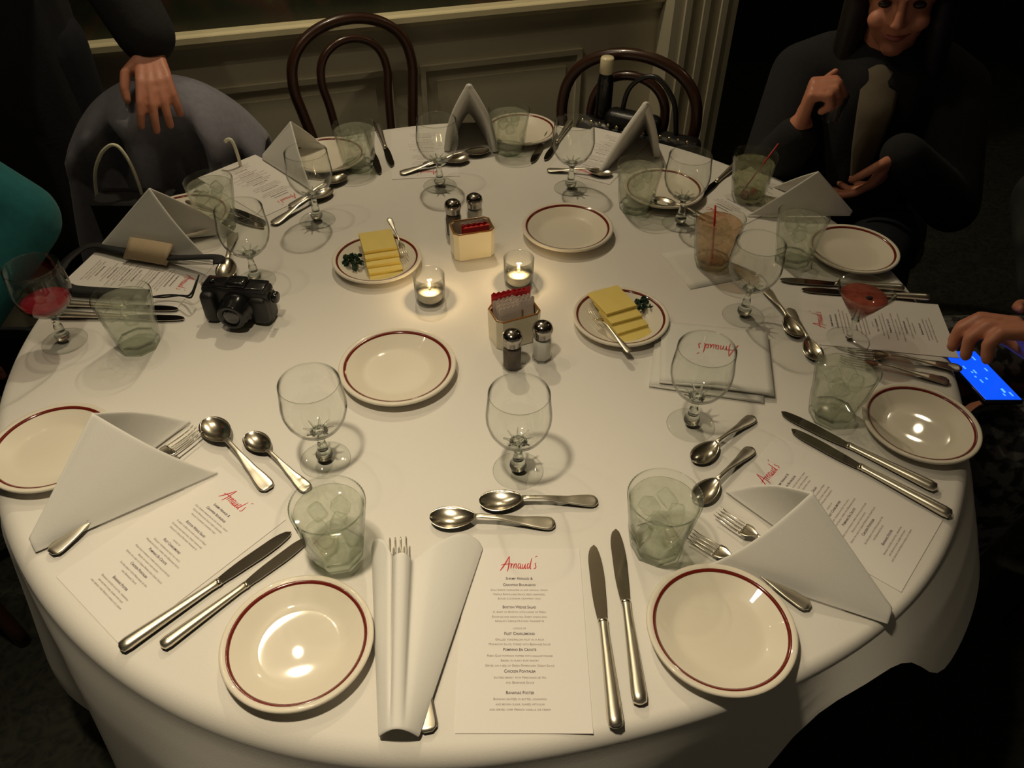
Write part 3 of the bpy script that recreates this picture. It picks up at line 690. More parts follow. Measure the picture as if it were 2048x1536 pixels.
for key, lab in (('front_a', 'table knife at the front, left of the pair, beside the menu card'),
        ('front_b', 'table knife at the front, right of the pair, beside the water tumbler'),
        ('left_a', 'table knife at left lying along the edge of the menu card'),
        ('left_b', 'table knife at left beside the nearest left plate'),
        ('fr_a', 'table knife at right, nearer the far right plate'),
        ('fr_b', 'table knife at right, the one nearer the wide napkin'),
        ('r_a', 'table knife behind the pink cocktail, the farther of two'),
        ('r_b', 'table knife behind the pink cocktail, the nearer of two'),
        ('br2_a', 'dark table knife behind the greenish cocktail tumbler'),
        ('br_a', 'dark table knife left of the back-right goblet'),
        ('br_b', 'dark table knife seen through the back-right goblet'),
        ('b_a', 'dark table knife right of the back-left water tumbler, farther from it'),
        ('b_b', 'dark table knife just behind the back-left water tumbler'),
        ('bl_a', 'dark table knife seen through the left goblet, farther one'),
        ('bl_b', 'dark table knife seen through the left goblet, nearer one'),
        ('l_a', 'table knife under the left water tumbler, farther one'),
        ('l_b', 'table knife under the left water tumbler, nearer one')):
    put_cutlery(knife, KL, *D['knives'][key], lab, 'knife', KG, .0010)
for key, dz, lab in (('front_a', .002, 'silver fork under the upright front napkin, its handle end showing'),
        ('front_b', .016, 'silver fork inside the upright front napkin, its tines poking out'),
        ('left_a', .003, 'silver fork under the left napkin, its handle showing'),
        ('left_b', .010, 'silver fork inside the left napkin, only its tines showing'),
        ('fr_a', .003, 'silver fork under the wide right napkin, its handle beside the plate'),
        ('fr_b', .006, 'silver fork inside the wide right napkin, tines beside the water tumbler'),
        ('r_a', .001, 'silver fork at the right edge, the farther of two handles'),
        ('r_b', .001, 'silver fork at the right edge, the nearer of two handles')):
    put_cutlery(fork, FL, *D['forks'][key], lab, 'fork', FG, dz)

# ================================================================== menu cards
def text_mesh(lines, y0=0.0):
    """lines: (text, size, y, small caps) -> one flat mesh, centred on x"""
    V, F = [], []
    for body, size, y, caps, off, width in lines:
        c = bpy.data.curves.new('t', 'FONT'); c.body = body; c.size = size; c.align_x = 'CENTER'; c.resolution_u = 2; c.offset = off
        if caps:
            c.small_caps_scale = .78
            for ch in c.body_format: ch.use_small_caps = True
        o = bpy.data.objects.new('t', c); COL.objects.link(o); dg = bpy.context.evaluated_depsgraph_get(); dg.update()
        me = bpy.data.meshes.new_from_object(o.evaluated_get(dg)); n = len(V)
        xs = [v.co.x for v in me.vertices]; k = width/(max(xs)-min(xs))
        V += [(v.co.x*k, v.co.y+y, 0) for v in me.vertices]; F += [tuple(i+n for i in p.vertices) for p in me.polygons]
        bpy.data.objects.remove(o); bpy.data.curves.remove(c); bpy.data.meshes.remove(me)
    me = bpy.data.meshes.new('printed_text'); me.from_pydata(V, [], F); me.update(); return me
def stroke(P, w, n=5):
    """flat brush stroke; w is the widest half width, thin at both ends"""
    C = catmull([(x, y, 0) for x, y in P], n); V, F = [], []
    for i, p in enumerate(C):
        t = (C[min(i+1, len(C)-1)]-C[max(i-1, 0)]).normalized(); nrm = Vector((-t.y, t.x, 0)); k = i/(len(C)-1)
        ww = w*(.45+.55*math.sin(PI*min(1, max(0, k)))**.6); V += [tuple(p+nrm*ww), tuple(p-nrm*ww)]
    for i in range(len(C)-1): F.append((2*i, 2*i+1, 2*i+3, 2*i+2))
    return V, F
def script_logo(width):
    s = [([(-.02, -.06), (.05, .05), (.12, .18), (.205, .36)], .016), ([(.205, .36), (.20, .22), (.185, .06), (.17, -.02), (.15, -.09)], .014), ([(0.0, .10), (.10, .125), (.22, .135), (.26, .15)], .011),
         ([(.255, .15), (.25, .08), (.24, .0)], .013), ([(.245, .06), (.27, .12), (.305, .145)], .012),                                                     # r
         ([(.325, .14), (.315, .07), (.305, .0)], .013), ([(.312, .06), (.34, .12), (.37, .145), (.375, .10), (.365, .02), (.385, .0)], .012),               # n
         ([(.475, .125), (.44, .145), (.415, .08), (.42, .01), (.45, .02), (.475, .09)], .012), ([(.485, .14), (.475, .06), (.48, .0), (.505, .02)], .012),  # a
         ([(.535, .14), (.52, .05), (.53, .0), (.56, .03), (.59, .12)], .012), ([(.598, .145), (.588, .06), (.59, .0), (.615, .02)], .012),                  # u
         ([(.70, .125), (.665, .145), (.64, .08), (.645, .01), (.675, .02), (.70, .09)], .012), ([(.755, .31), (.73, .18), (.71, .06), (.712, .0), (.735, .01)], .014),  # d
         ([(.845, .33), (.87, .36), (.90, .37)], .011),                                                                                                     # apostrophe
         ([(.865, .17), (.835, .15), (.845, .10), (.85, .04), (.82, .0), (.795, .01)], .012)]                                                               # s
    V, F = join(*[stroke(p, w) for p, w in s]); k = width/.92
    return [((x-.44)*k, (y-.12)*k, 0) for x, y, z in V], F
HS, TS = .0052, .0039
def heading(t, y): return (t, HS, y-.0018, True, .00006, .00217*len(t))
def small(t, y): return (t, TS, y-.0013, True, 0, .00162*len(t))
LN = [heading(t, y) for t, y in (('Shrimp Arnaud &', .0722), ('Crawfish Bourgeois', .0634), ('Boston Wedge Salad', .0330), ('Filet Charlemond', -.0014), ('Pompano En Croute', -.0213), ('Chicken Pontalba', -.0471), ('Bananas Foster', -.0718))]
SM = [small(t, y) for t, y in (('Gulf Shrimp marinated in our famous, tangy', .0561), ('Creole Remoulade Sauce meets seasoned,', .0502), ('boiled Louisiana crawfish tails', .0444),
    ('A heart of Boston with leaves of Fresh', .0264), ('Escarole and radicchio, Sweet onion and', .0201), ("Arnaud's Creole Mustard Vinaigrette", .0146), ('choice of', .0053),
    ('Grilled tenderloin filet in a rich', -.0089), ('Mushroom Sauce, topped with Bearnaise Sauce', -.0148),
    ('Fresh Gulf pompano topped with scallop mousse', -.0289), ('Baked in flaky puff pastry', -.0346), ('Served on a bed of Green Peppercorn Cream Sauce', -.0406),
    ('Sauteed breast with Marchand de Vin', -.0546), ('and Bearnaise Sauce', -.0604),
    ('Bananas sauteed in butter, cinnamon', -.0790), ('and brown sugar, flamed with rum', -.0848), ('and served over French vanilla ice cream', -.0906))]
def make_menu():
    r = empty('menu_card')                                                     # local +y is the top, the logo sits near the top
    v, f = box(.004, 0, .0004, .143, .232, .0007); obj('card', (v, f), M['paper'], r, smooth=False)
    for nm, ls, mt in (('dish_name', LN, M['ink']), ('dish_description', SM, M['ink_soft'])):
        for l_ in ls: o = link(nm, text_mesh([l_]), mt, r, smooth=False); o.location = (0, 0, .00095)
    o = obj('red_logo', script_logo(.046), M['red_ink'], r, smooth=False); o.location = (0, .0923, .00095)
    return r
menu = Proto(make_menu())
for key, lab in (('front', "menu card headed Arnaud's in red lying at the front centre"),
        ('left', 'menu card lying at the left between napkin and knives'),
        ('fr', 'menu card lying at the right, partly under the wide napkin'),
        ('r', 'menu card at the right edge under the pink cocktail'),
        ('l', 'menu card at left, under the tan strap pad of the camera'),
        ('bl', 'menu card at the back left between napkin and goblet'),
        ('b', 'menu card at the back behind the two crossing spoons'),
        ('br', 'menu card at the back right, left of the tall napkin'),
        ('br2', 'menu card behind the peach cocktail, near the greenish drink')):
    x, y, a = D['menus'][key]; d = Vector((math.cos(a), math.sin(a), 0))       # from the logo down the card
    p = Vector((x, y, 0))+d*.0923
    menu.put((p.x, p.y, TZ+.0003), a+PI/2, lab, 'menu', 'printed menu cards')

# ================================================================== folded napkins
def napkin(name_label, A, curve, tip=.012, th=.0035, n=6, nv=26, sag=.0, tipz=.003, mirror=False):
    """a cone of folded linen from the tip A to an opening curve"""
    C = catmull(curve, n); A = Vector(A); m = len(C)-1
    ax = (C[-1]-C[0]); ax.z = 0; ax.normalize()
    def pt(u, v):
        i = u*m; k = min(int(i), m-1); O = C[k].lerp(C[k+1], i-k)
        a0 = A+ax*tip*(2*u-1)+Vector((0, 0, tipz+tip*.9*math.sin(PI*u)))
        p = a0.lerp(O, v); p.z += sag*math.sin(PI*v)*(-1); p.z = max(p.z, TZ+.0022); return p
    o = obj('folded_napkin', grid(pt, m, nv), M['napkin']); solid(o, th, 0.0)
    sb = o.modifiers.new('soft', 'SUBSURF'); sb.levels = 1; sb.render_levels = 1
    return tag(o, name_label, 'napkin', 'white folded linen napkins')
def tent(key, label, bulge=.010, tip=.010, wob=0.0, th=.0035):
    A, B, C_, P = [Vector(q) for q in D['napkins'][key]]
    M1 = (B+C_)/2; out = (M1-A); out.z = 0; out.normalize(); side = (C_-B); side.z = 0; side.normalize()
    def leg(Q, sgn):
        r = []
        for t in (.0, .12, .35, .6, .84, .95):
            p = Q.lerp(P, t); p = p+side*sgn*bulge*math.sin(PI*t)+out*wob*math.sin(2*PI*t); r.append(p)
        return r
    L1 = leg(B, -1); L2 = leg(C_, 1); top = P+Vector((0, 0, .0))
    cur = [B+Vector((0, 0, .004))]+L1[1:]+[top]+list(reversed(L2[1:]))+[C_+Vector((0, 0, .004))]
    return napkin(label, A, cur, tip, th)
nf = D['napkin_front']
napkin('white napkin folded into a long point at the front centre, fork inside', nf[0], nf[1:], .020, .003, 5, 30)
tent('left', 'white napkin folded in a wide triangle over the left plate', .014, .012)
tent('fr', 'white napkin folded in a wide triangle beside the nearest right plate', .014, .012)
tent('l', 'white tent napkin at left behind the camera strap', .008, .006)
tent('bl', 'white tent napkin at the back left behind a goblet', .008, .006)
tent('b', 'white napkin standing as a narrow peak in the middle of the back', .012, .020, 0, .014)
tent('br', 'tall white napkin peak at the back right before the hooped chair', .006, .012, 0, .014)
tent('rb', 'white tent napkin at right behind the misty water tumbler', .008, .006)

# ================================================================== paper napkins
ns = [Vector(q) for q in D['napkin_stack']]
c0 = sum(ns, Vector())/4; ang = math.atan2((ns[0]-ns[3]).y, (ns[0]-ns[3]).x)
for k, (dx, dy, da, lab) in enumerate(((-.012, -.006, -.05, 'white paper napkin at the bottom of the folded pair near the front-right goblet'), (0, 0, 0, "white paper napkin printed with red Arnaud's, on top of another"))):
    t = thing('paper_napkin', lab, 'paper napkin', (c0.x+dx, c0.y+dy, TZ+.0004+k*.006), ang+da)
    def pt(u, v, k=k):
        x, y = (u-.5)*.170, (v-.5)*.150; lift = .0045*max(0, .35-v)/.35*math.sin(PI*min(1, u*1.1)) if k else .003*max(0, .3-u)
        return (x, y, .0022+lift)
    o = obj('folded_sheet', grid(pt, 16, 12), M['tissue'], t); solid(o, .0022, 1.0)
    sd = obj('fold_edge', tube([(-.085, -.075, .0026), (0, -.076, .0034 if k == 0 else .0070), (.085, -.075, .0026)], .0019, 8), M['tissue'], t)
    if k:
        lg = obj('red_logo', script_logo(.066), M['red_ink'], t, smooth=False); lg.location = (.004, .018, .00480); lg.rotation_euler = (0, 0, PI)
cn = [Vector(q) for q in D['cocktail_napkin']]; c1 = sum(cn, Vector())/4; a1 = math.atan2((cn[2]-cn[1]).y, (cn[2]-cn[1]).x)
o = tag(obj('cocktail_napkin', grid(lambda u, v: ((u-.5)*.105, (v-.5)*.118, .0004+.0006*u*v), 6, 6), M['tissue']), 'square white paper napkin under the peach cocktail', 'paper napkin')
o.location = (c1.x, c1.y, TZ); o.rotation_euler = (0, 0, a1); solid(o, .0006, 1.0)

# ================================================================== candles
def make_votive():
    r = empty('votive_candle')
    obj('cup', lathe([(0.0, .0), (.0225, .0), (.0245, .002), (.0255, .010), (.0265, .052), (.0258, .0524), (.0240, .010), (.022, .005), (0.0, .005)], 48), M['glass'], r)
    obj('cup_rim', tube([(.0262*math.cos(2*PI*k/40), .0262*math.sin(2*PI*k/40), .0523) for k in range(40)], .0007, 6, closed=True), M['glass'], r)
    w = obj('wax', capped_lathe([(.0195, .0055), (.0208, .007), (.0210, .0205), (.0200, .0216), (.010, .0212), (.002, .0210)], 40), M['wax'], r)
    obj('wick', tube([(0, 0, .020), (.0006, 0, .025)], .0008, 6), M['wick'], w)
    obj('flame', lathe([(.0003, .0240), (.0022, .0265), (.0028, .0295), (.0018, .0350), (.0003, .0400)], 12), M['flame'], w)
    return r
vot = Proto(make_votive())
for k, lab in ((0, 'lit candle in a small glass cup, the left of two, nearer the butter'), (1, 'lit candle in a small glass cup, the right of two, between the sugar caddies')):
    v = vot.put(D['votives'][k], k*1.0, lab, 'candle', 'two lit glass votive candles')
    lamp('candle_flame_light', 'POINT', (D['votives'][k][0], D['votives'][k][1], TZ+.036), .22, (1.0, .70, .36), .004)

# ================================================================== salt and pepper
def make_shaker(fill):
    r = empty('shaker')
    def oc(rr, z, a):
        u = ((a+PI/8) % (PI/4))-PI/8; return rr*(math.cos(PI/8)/math.cos(u)*1.03 if z < .040 else 1)
    obj('glass_body', capped_lathe([(.0125, .0), (.0155, .0015), (.0165, .010), (.0162, .034), (.0140, .042), (.0118, .046), (.0118, .050)], 48, oc), M['glass'], r)
    obj('contents', capped_lathe([(.0120, .003), (.0138, .005), (.0145, .034), (.0128, .040), (.0100, .042)], 32, oc), M[fill], r)
    cp = obj('cap', capped_lathe([(.0130, .0445), (.0138, .0455), (.0142, .0540), (.0160, .0560), (.0162, .0600), (.0140, .0660), (.0085, .0700), (.002, .0712)], 40), M['chrome'], r)
    hv = [xf(capped_lathe([(.0008, 0), (.0008, .0006)], 8), Matrix.Translation((.0048*math.cos(k*1.05), .0048*math.sin(k*1.05), .0702))) for k in range(6)]
    obj('cap_holes', join(*hv), M['wick'], cp)
    return r
S_ = D['shakers']
for key, fill, lab in (('front_pepper', 'pepper', 'glass pepper shaker with chrome cap in front of the near sugar caddy'), ('front_salt', 'salt', 'glass salt shaker with chrome cap in front of the near sugar caddy'),
        ('back_left', 'pepper', 'chrome-capped shaker behind the far sugar caddy, the left one'), ('back_right', 'salt', 'chrome-capped shaker behind the far sugar caddy, the right one')):
    s = tag(make_shaker(fill), lab, 'shaker', 'salt and pepper shakers'); s.name = ('pepper' if fill == 'pepper' else 'salt')+'_shaker'; s.location = S_[key]

# ================================================================== sugar caddies
def make_caddy():
    r = empty('sugar_caddy'); w, d, h, c, t = .076, .052, .056, .008, .0035
    def ringpts(w, d, c): return [(-w/2+c, -d/2), (w/2-c, -d/2), (w/2, -d/2+c), (w/2, d/2-c), (w/2-c, d/2), (-w/2+c, d/2), (-w/2, d/2-c), (-w/2, -d/2+c)]
    lv = [(w-.008, d-.008, 0), (w-.002, d-.002, .002), (w, d, h), (w-2*t, d-2*t, h), (w-2*t, d-2*t, .006)]
    V, F = [], []
    for a, b, z in lv: V += [(x, y, z) for x, y in ringpts(a, b, c)]
    for i in range(len(lv)-1):
        for j in range(8): k = (j+1) % 8; F.append((i*8+j, i*8+k, (i+1)*8+k, (i+1)*8+j))
    F += [tuple(reversed(range(8))), tuple(range(32, 40))]
    obj('box', (V, F), M['ceramic'], r, smooth=False)
    P = [(x, y, h) for x, y in ringpts(w-t, d-t, c-.001)]; obj('glazed_rim', tube(P, .0019, 8, closed=True), M['brown_glaze'], r)
    return r
cad = Proto(make_caddy())
def make_packet(mat, rnd):
    w, h, t = .042, .060, .0022; n = 10; V = []
    top = [h+(.0016 if i % 2 else -.0016)+rnd.uniform(-.0008, .0008) for i in range(n+1)]
    for y in (-t/2, t/2):
        for i in range(n+1): V += [(-w/2+w*i/n, y*.3, 0), (-w/2+w*i/n, y*(1.0 if 0 < i < n else .4), h*.5), (-w/2+w*i/n, y*.25, top[i])]
    F = []; k = 3*(n+1)
    for i in range(n):
        for j in range(2):
            a = 3*i+j; F += [(a, a+3, a+4, a+1), (k+a, k+a+1, k+a+4, k+a+3)]
        F += [(3*i, k+3*i, k+3*i+3, 3*i+3), (3*i+2, 3*i+5, k+3*i+5, k+3*i+2)]
    for i in (0, n):
        for j in range(2): a = 3*i+j; F.append((a, a+1, k+a+1, k+a))
    return V, F
rnd = random.Random(3); PK = {}
ORD = ['first', 'second', 'third', 'fourth', 'fifth', 'sixth', 'seventh', 'eighth', 'ninth', 'tenth', 'eleventh', 'twelfth']
for ci, (lab, packs) in enumerate((('cream ceramic sugar caddy behind the candles, gold-brown rim', [('red', -.012, .02), ('red', -.004, .05), ('white', .008, -.1), ('white', .014, .0)]),
        ('cream ceramic sugar caddy full of packets behind the front shakers', [('red', .0195, .02), ('red', .0165, -.03), ('red', .0130, .03), ('white', .0090, .05), ('white', .0055, -.06), ('white', .0020, .04), ('white', -.0020, -.02), ('white', -.0060, .05), ('white', -.0100, -.05), ('white', -.0145, .02)]))):
    a, b = [Vector(q) for q in D['caddy'][ci]]; d = b-a; rz = math.atan2(d.y, d.x); nrm = Vector((-math.sin(rz), math.cos(rz), 0)); c = (a+b)/2+nrm*.026
    if ci == 1: c = c+nrm*.012
    cad.put((c.x, c.y, TZ), rz, lab, 'sugar caddy', 'sugar caddies')
    for k, (colr, off, tw) in enumerate(packs):
        for sx in ((-.011, .013) if (colr == 'red' and ci == 1) or (ci == 1) else (.006,)):
            if sx > 0 and ci == 1 and k % 2 and colr == 'white': continue
            o = obj('sugar_packet', make_packet(None, rnd), M[colr+'_packet'], smooth=False)
            kk = (colr, ci); PK[kk] = PK.get(kk, 0)+1
            lb = ORD[PK[kk]-1]+' '+colr+' sugar packet '+('from the back in the near caddy' if ci else 'from the front in the far caddy')
            tag(o, lb, 'sugar packet', colr+' packets in the '+('near' if ci else 'far')+' caddy')
            p = c+nrm*off+Vector((math.cos(rz), math.sin(rz), 0))*(sx+rnd.uniform(-.0015, .0015))
            o.location = (p.x, p.y, TZ+.0065+(.011 if colr == 'red' and ci == 1 else .010 if ci == 1 else .012 if colr == 'red' else .006)); o.rotation_euler = (rnd.uniform(-.10, .02), rnd.uniform(-.05, .05), rz+tw)
            if ci == 0: o.scale = (1.15, 1, .74)
            elif colr == 'white': o.scale = (.9, 1, .96)

# ================================================================== butter dishes
ORD = ['first', 'second', 'third', 'fourth', 'fifth', 'sixth', 'seventh', 'eighth', 'ninth', 'tenth', 'eleventh', 'twelfth']
def butter(quads, n, side, side_lab):
    q = [Vector(p) for p in quads]; mid0 = (q[0]+q[1])/2; mid1 = (q[2]+q[3])/2; ax = (mid1-mid0); L = ax.xy.length; rz = math.atan2(ax.y, ax.x)
    w = ((q[1]-q[0]).xy.length+(q[2]-q[3]).xy.length)/2; s = L*.52
    for k in range(n):
        o = obj('butter_slice', rbox(s, w, .0055, .0008, 1), M['butter'], smooth=False); f = k/(n-1)
        tag(o, ORD[n-1-k]+' slice of pale yellow butter from the top on the '+side_lab+' dish', 'butter slice', 'butter slices on the '+side_lab+' dish')
        c = mid0+ax*(s/2/L+(1-s/L)*(1-f)); o.location = (c.x, c.y, TZ+.0085+.0052*k); o.rotation_euler = (0, .06*(1-f), rz+rnd.uniform(-.03, .03))
butter(D['butter_left'], 5, -1, 'left'); butter(D['butter_right'], 4, 1, 'right')
def parsley(loc, label, r):
    rn = random.Random(int(r*1e4)); sh = []
    for k in range(46):
        a, b = rn.uniform(0, 2*PI), rn.uniform(0, PI/2); d = Vector((math.cos(a)*math.cos(b), math.sin(a)*math.cos(b), .62*math.sin(b)))
        c = d*r*rn.uniform(.55, 1.0); s = r*rn.uniform(.14, .26)
        e = Euler((rn.random()*3, rn.random()*3, rn.random()*6)).to_matrix().to_4x4()
        v = [(0, 0, 0), (s, .3*s, .25*s), (.9*s, -.5*s, .3*s), (.2*s, -s, .2*s), (-.6*s, -.6*s, .35*s), (-s, .1*s, .2*s), (-.5*s, .9*s, .3*s), (.4*s, .9*s, .2*s)]
        sh.append(xf((v, [(0, i, i % 7+1) for i in range(1, 8)]), Matrix.Translation(c+Vector((0, 0, .003))) @ e))
    t = thing('parsley_sprig', label, 'parsley', loc); lf = obj('leaves', join(*sh), M['parsley'], t, smooth=False); lf['kind'] = 'stuff'; solid(lf, .0006)
    obj('stalk', tube([(0, 0, .002), (r*.9, -r*.3, .003)], .0012, 6), M['parsley'], t)
parsley((*D['parsley'][0][:2], TZ+.0075), 'dark green parsley sprig beside the butter on the left dish', .0215)
parsley((*D['parsley'][1][:2], TZ+.0075), 'dark green parsley sprig beside the butter on the right dish', .0180)
for k, lab in ((0, 'small cocktail fork leaning on the left butter dish, handle pointing back'), (1, 'small cocktail fork leaning over the near rim of the right butter dish')):
    a, b = [Vector(q) for q in D['ofork'][k]]; d = b-a; L = d.length
    o = fork.put(a, 0, lab, 'fork', 'small butter forks', 1.0); o.name = 'cocktail_fork'
    o.rotation_euler = (0, -math.atan2(d.z, d.xy.length), math.atan2(d.y, d.x)); o.scale = (L/FL, .52, .7)

# ================================================================== camera on the table
cm = thing('compact_camera', 'black compact camera lying on the cloth with its lens facing front', 'camera', (D['cam'][0], D['cam'][1]+.012, TZ), math.radians(-8))
def at(vf, x, y, z, e=(0, 0, 0)): return xf(vf, Matrix.Translation((x, y, z)) @ Euler(e).to_matrix().to_4x4())
obj('body', at(rbox(.112, .034, .064, .007, 3), 0, .012, .0335), M['cam_body'], cm)
obj('grip', at(rbox(.026, .024, .056, .009, 3), -.043, -.006, .031), M['cam_body'], cm)
obj('front_bulge', at(rbox(.030, .020, .050, .008, 3), .040, -.003, .030), M['cam_body'], cm)
ln = obj('lens_barrel', at(capped_lathe([(.026, 0), (.0275, .003), (.0275, .010), (.0245, .0115), (.0245, .022), (.0225, .0235), (.0225, .032), (.0205, .0335), (.0160, .0335), (.0150, .030), (.003, .030)], 48), .004, -.004, .034, (PI/2, 0, 0)), M['cam_gloss'], cm)
obj('front_element', at(ellipsoid((0, 0, 0), .0150, .0150, .004), .004, -.034, .034, (PI/2, 0, 0)), M['lens'], ln)
obj('top_plate', at(rbox(.104, .030, .006, .003, 2), 0, .012, .0660), M['cam_gloss'], cm)
obj('viewfinder_hump', at(rbox(.034, .026, .012, .005, 2), .004, .010, .0710), M['cam_gloss'], cm)
obj('mode_dial', at(capped_lathe([(.0090, 0), (.0095, .001), (.0095, .007), (.0085, .008), (.002, .008)], 32), .060, .010, .048, (0, PI/2, 0)), M['cam_gloss'], cm)
obj('shutter_button', at(capped_lathe([(.0050, 0), (.0050, .004), (.0040, .005), (.001, .005)], 20), -.038, .008, .0685), M['cam_gloss'], cm)
for s in (-1, 1): obj('strap_lug', at(tube([(.004*math.cos(2*PI*k/12), .004*math.sin(2*PI*k/12), 0) for k in range(12)], .0010, 6, closed=True), s*.0585, .014, .056, (PI/2, 0, 0)), M['chrome'], cm)
# strap as one long belt, standing on edge in places
sp_ = [Vector(q) for q in D['strap']]; zs = [.050, .040, .016, .012, .010, .004, .006, .010, .010, .012]
pts = catmull([(p.x, p.y, TZ+z) for p, z in zip(sp_, zs)], 8)
s_ = thing('camera_strap', 'black camera strap with tan pad looping off the left table edge', 'strap', (0, 0, 0))
def belt(P, hw, th=.0016, lean=.5):
    V, F = [], []
    for i, p in enumerate(P):
        t = (P[min(i+1, len(P)-1)]-P[max(i-1, 0)]); t.z = 0; t.normalize(); n_ = Vector((-t.y, t.x, 0)); u_ = (n_*math.cos(lean)+Vector((0, 0, 1))*math.sin(lean)); w_ = t.cross(u_)
        for a, b in ((1, 1), (-1, 1), (-1, -1), (1, -1)): V.append(tuple(p+u_*hw*a+w_*th*b))
    for i in range(len(P)-1):
        for j in range(4): k = (j+1) % 4; F.append((i*4+j, i*4+k, i*4+4+k, i*4+4+j))
    F += [(3, 2, 1, 0), tuple(len(V)-4+j for j in range(4))]; return V, F
obj('webbing', belt(pts, .0100, .0014, .18), M['strap'], s_)
pa = Vector(D['strap'][2]); pb = Vector(D['strap'][3]); pad = catmull([(pa.x, pa.y, TZ+.022), ((pa.x+pb.x)/2, (pa.y+pb.y)/2, TZ+.022), (pb.x, pb.y, TZ+.021)], 6)
obj('tan_pad', belt(pad, .0200, .0030, -.62), M['tan'], s_)
lc = [Vector(G_) for G_ in D['cord']]
obj('loop_cord', tube(catmull([(p.x, p.y, TZ+z) for p, z in zip(lc, (.048, .035, .020, .012, .010, .010, .012, .020, .030, .046))], 5), .0016, 6), M['strap'], s_)

# ================================================================== bentwood chairs
def make_chair():
    r = empty('bentwood_chair'); sz = .46                                       # faces -y, back at +y
    obj('seat', capped_lathe([(.17, sz-.030), (.195, sz-.028), (.205, sz-.018), (.205, sz-.008), (.195, sz), (.175, sz-.004), (.05, sz-.010)], 40), M['seat'], r)
    def hoop(w, top, base_w, base_y, lean):
        P = []
        for k in range(33):
            a = PI*k/32; x = -math.cos(a); c = math.sin(a); wz = top-(top-.70)*(1-c**.75)
            P.append((w*x, base_y+lean*(wz-sz)/.42, wz))
        L = [(-base_w, base_y-.01, sz-.015), (-base_w-.012, base_y+lean*.2, .55), (-w+.008, base_y+lean*.45, .65)]
        return catmull(L+P[::2]+[(-x, y, z) for x, y, z in reversed(L)], 4)
    obj('back_hoop', tube(hoop(.172, .852, .135, .165, .075), .0145, 12), M['wood'], r)
    obj('inner_hoop', tube(hoop(.095, .805, .066, .165, .072), .0115, 10), M['wood'], r)
    for s in (-1, 1):
        obj('leg', tube(catmull([(s*.125, -.135, sz-.02), (s*.15, -.165, .25), (s*.175, -.19, .002)], 5), .0150, 10), M['wood'], r)
        obj('leg', tube(catmull([(s*.140, .155, sz-.015), (s*.16, .185, .25), (s*.18, .225, .002)], 5), .0150, 10), M['wood'], r)
    obj('leg_ring', tube([(.150*math.cos(2*PI*k/40), .150*math.sin(2*PI*k/40), .27) for k in range(40)], .0095, 8, closed=True), M['wood'], r)
    return r
ch = Proto(make_chair()); CG = 'dark bentwood chairs by the wall'
ch.put((D_CH1[0], D_CH1[1], 0), D_CH1[2], 'dark bentwood chair with two hoops standing empty before the wainscot', 'chair', CG)
ch.put((D_CH2[0], D_CH2[1], 0), D_CH2[2], 'dark bentwood chair holding the studded bag, right of the standing napkins', 'chair', CG)
ch.put((-.735, .40, 0), math.radians(4), 'dark bentwood chair covered by the grey coat at left', 'chair', CG)

# coat over the left chair
cx, cy = -.735, .615
def coat_pt(u, v):
    x = (u-.5)*.43; e = abs(2*u-1); topz = .885-.135*e**2.6-.010*math.sin(9*u)
    L = .98; s = (v-.30)*L                                                      # v<.3 behind, v>.3 in front
    fold = .030*math.sin(21*u+.8+1.2*v)+.016*math.sin(37*u+2-2*v)
    if s < 0: y = .035+min(.03, -s*.2)+fold*.4*min(1, -s/.1); z = topz+max(s, -.29)*.97
    else:
        k = min(1, s/.06); y = .035-.085*math.sin(k*PI/2)-.16*max(0, s-.03)*.55+fold*min(1, s/.12)-.030*math.exp(-((s-.07)/.03)**2)*(1-e**4); z = topz-max(0, s-.02)*.95
    x2 = x*(1+.16*min(1, max(0, s)/.3))+.012*math.sin(6*v+8*u)
    return (cx+x2, cy+y+.06*(u-.5), max(z, .30))
o = obj('coat', grid(coat_pt, 60, 44), M['grey_coat']); solid(o, .008); tag(o, 'charcoal grey coat draped over the back of the left chair', 'coat')
# shopping bags with pale cord handles on the chair seat
coat_o = o
bg = thing('shopping_bag', 'dark shopping bag with a pale cord handle loop before the grey coat', 'bag', (-.765, .452, .462))
obj('bag_body', at(rbox(.16, .07, .25, .004, 1), 0, 0, .127), M['black_paper'], bg, smooth=False)
P = [Vector(p)-Vector((-.765, .452, .462)) for p in D['handle1']]
obj('cord_handle', tube(catmull(P, 5), .0036, 8), M['cord'], bg)
obj('pale_drawcord', tube(catmull([Vector(p) for p in D['handle2']], 5), .0036, 8), M['cord'], coat_o)
# studded handbag and bottle on the right chair
b0, b1 = Vector(D['bag'][0]), Vector(D['bag'][1]); bd = (b1-b0); ba = math.atan2(bd.y, bd.x); bc = (b0+b1)/2
hb = thing('handbag', 'black studded handbag on the seat of the right bentwood chair', 'handbag', (bc.x, bc.y, .462), ba)
obj('bag_body', at(rbox(bd.xy.length+.05, .06, .25, .02, 3), 0, .035, .127), M['leather'], hb)
for k in range(13):
    x = -bd.xy.length/2+bd.xy.length*k/12
    obj('stud', at(ellipsoid((0, 0, 0), .0055, .003, .0055, None, 10, 6), x, .003, .2555), M['stud'], hb)
obj('strap', tube(catmull([(-.05, .04, .25), (-.035, .045, .34), (.02, .05, .375), (.075, .045, .33), (.095, .04, .25)], 8), .006, 8), M['leather'], hb)
obj('top_flap', at(rbox(.14, .055, .05, .02, 3), -.015, .036, .262), M['leather'], hb)
bt = thing('drink_bottle', 'dark bottle with a pale cap standing behind the studded handbag', 'bottle', (.262, .862, .462))
obj('bottle_body', capped_lathe([(.017, 0), (.020, .003), (.020, .335), (.016, .360), (.014, .365)], 28), M['cam_gloss'], bt)
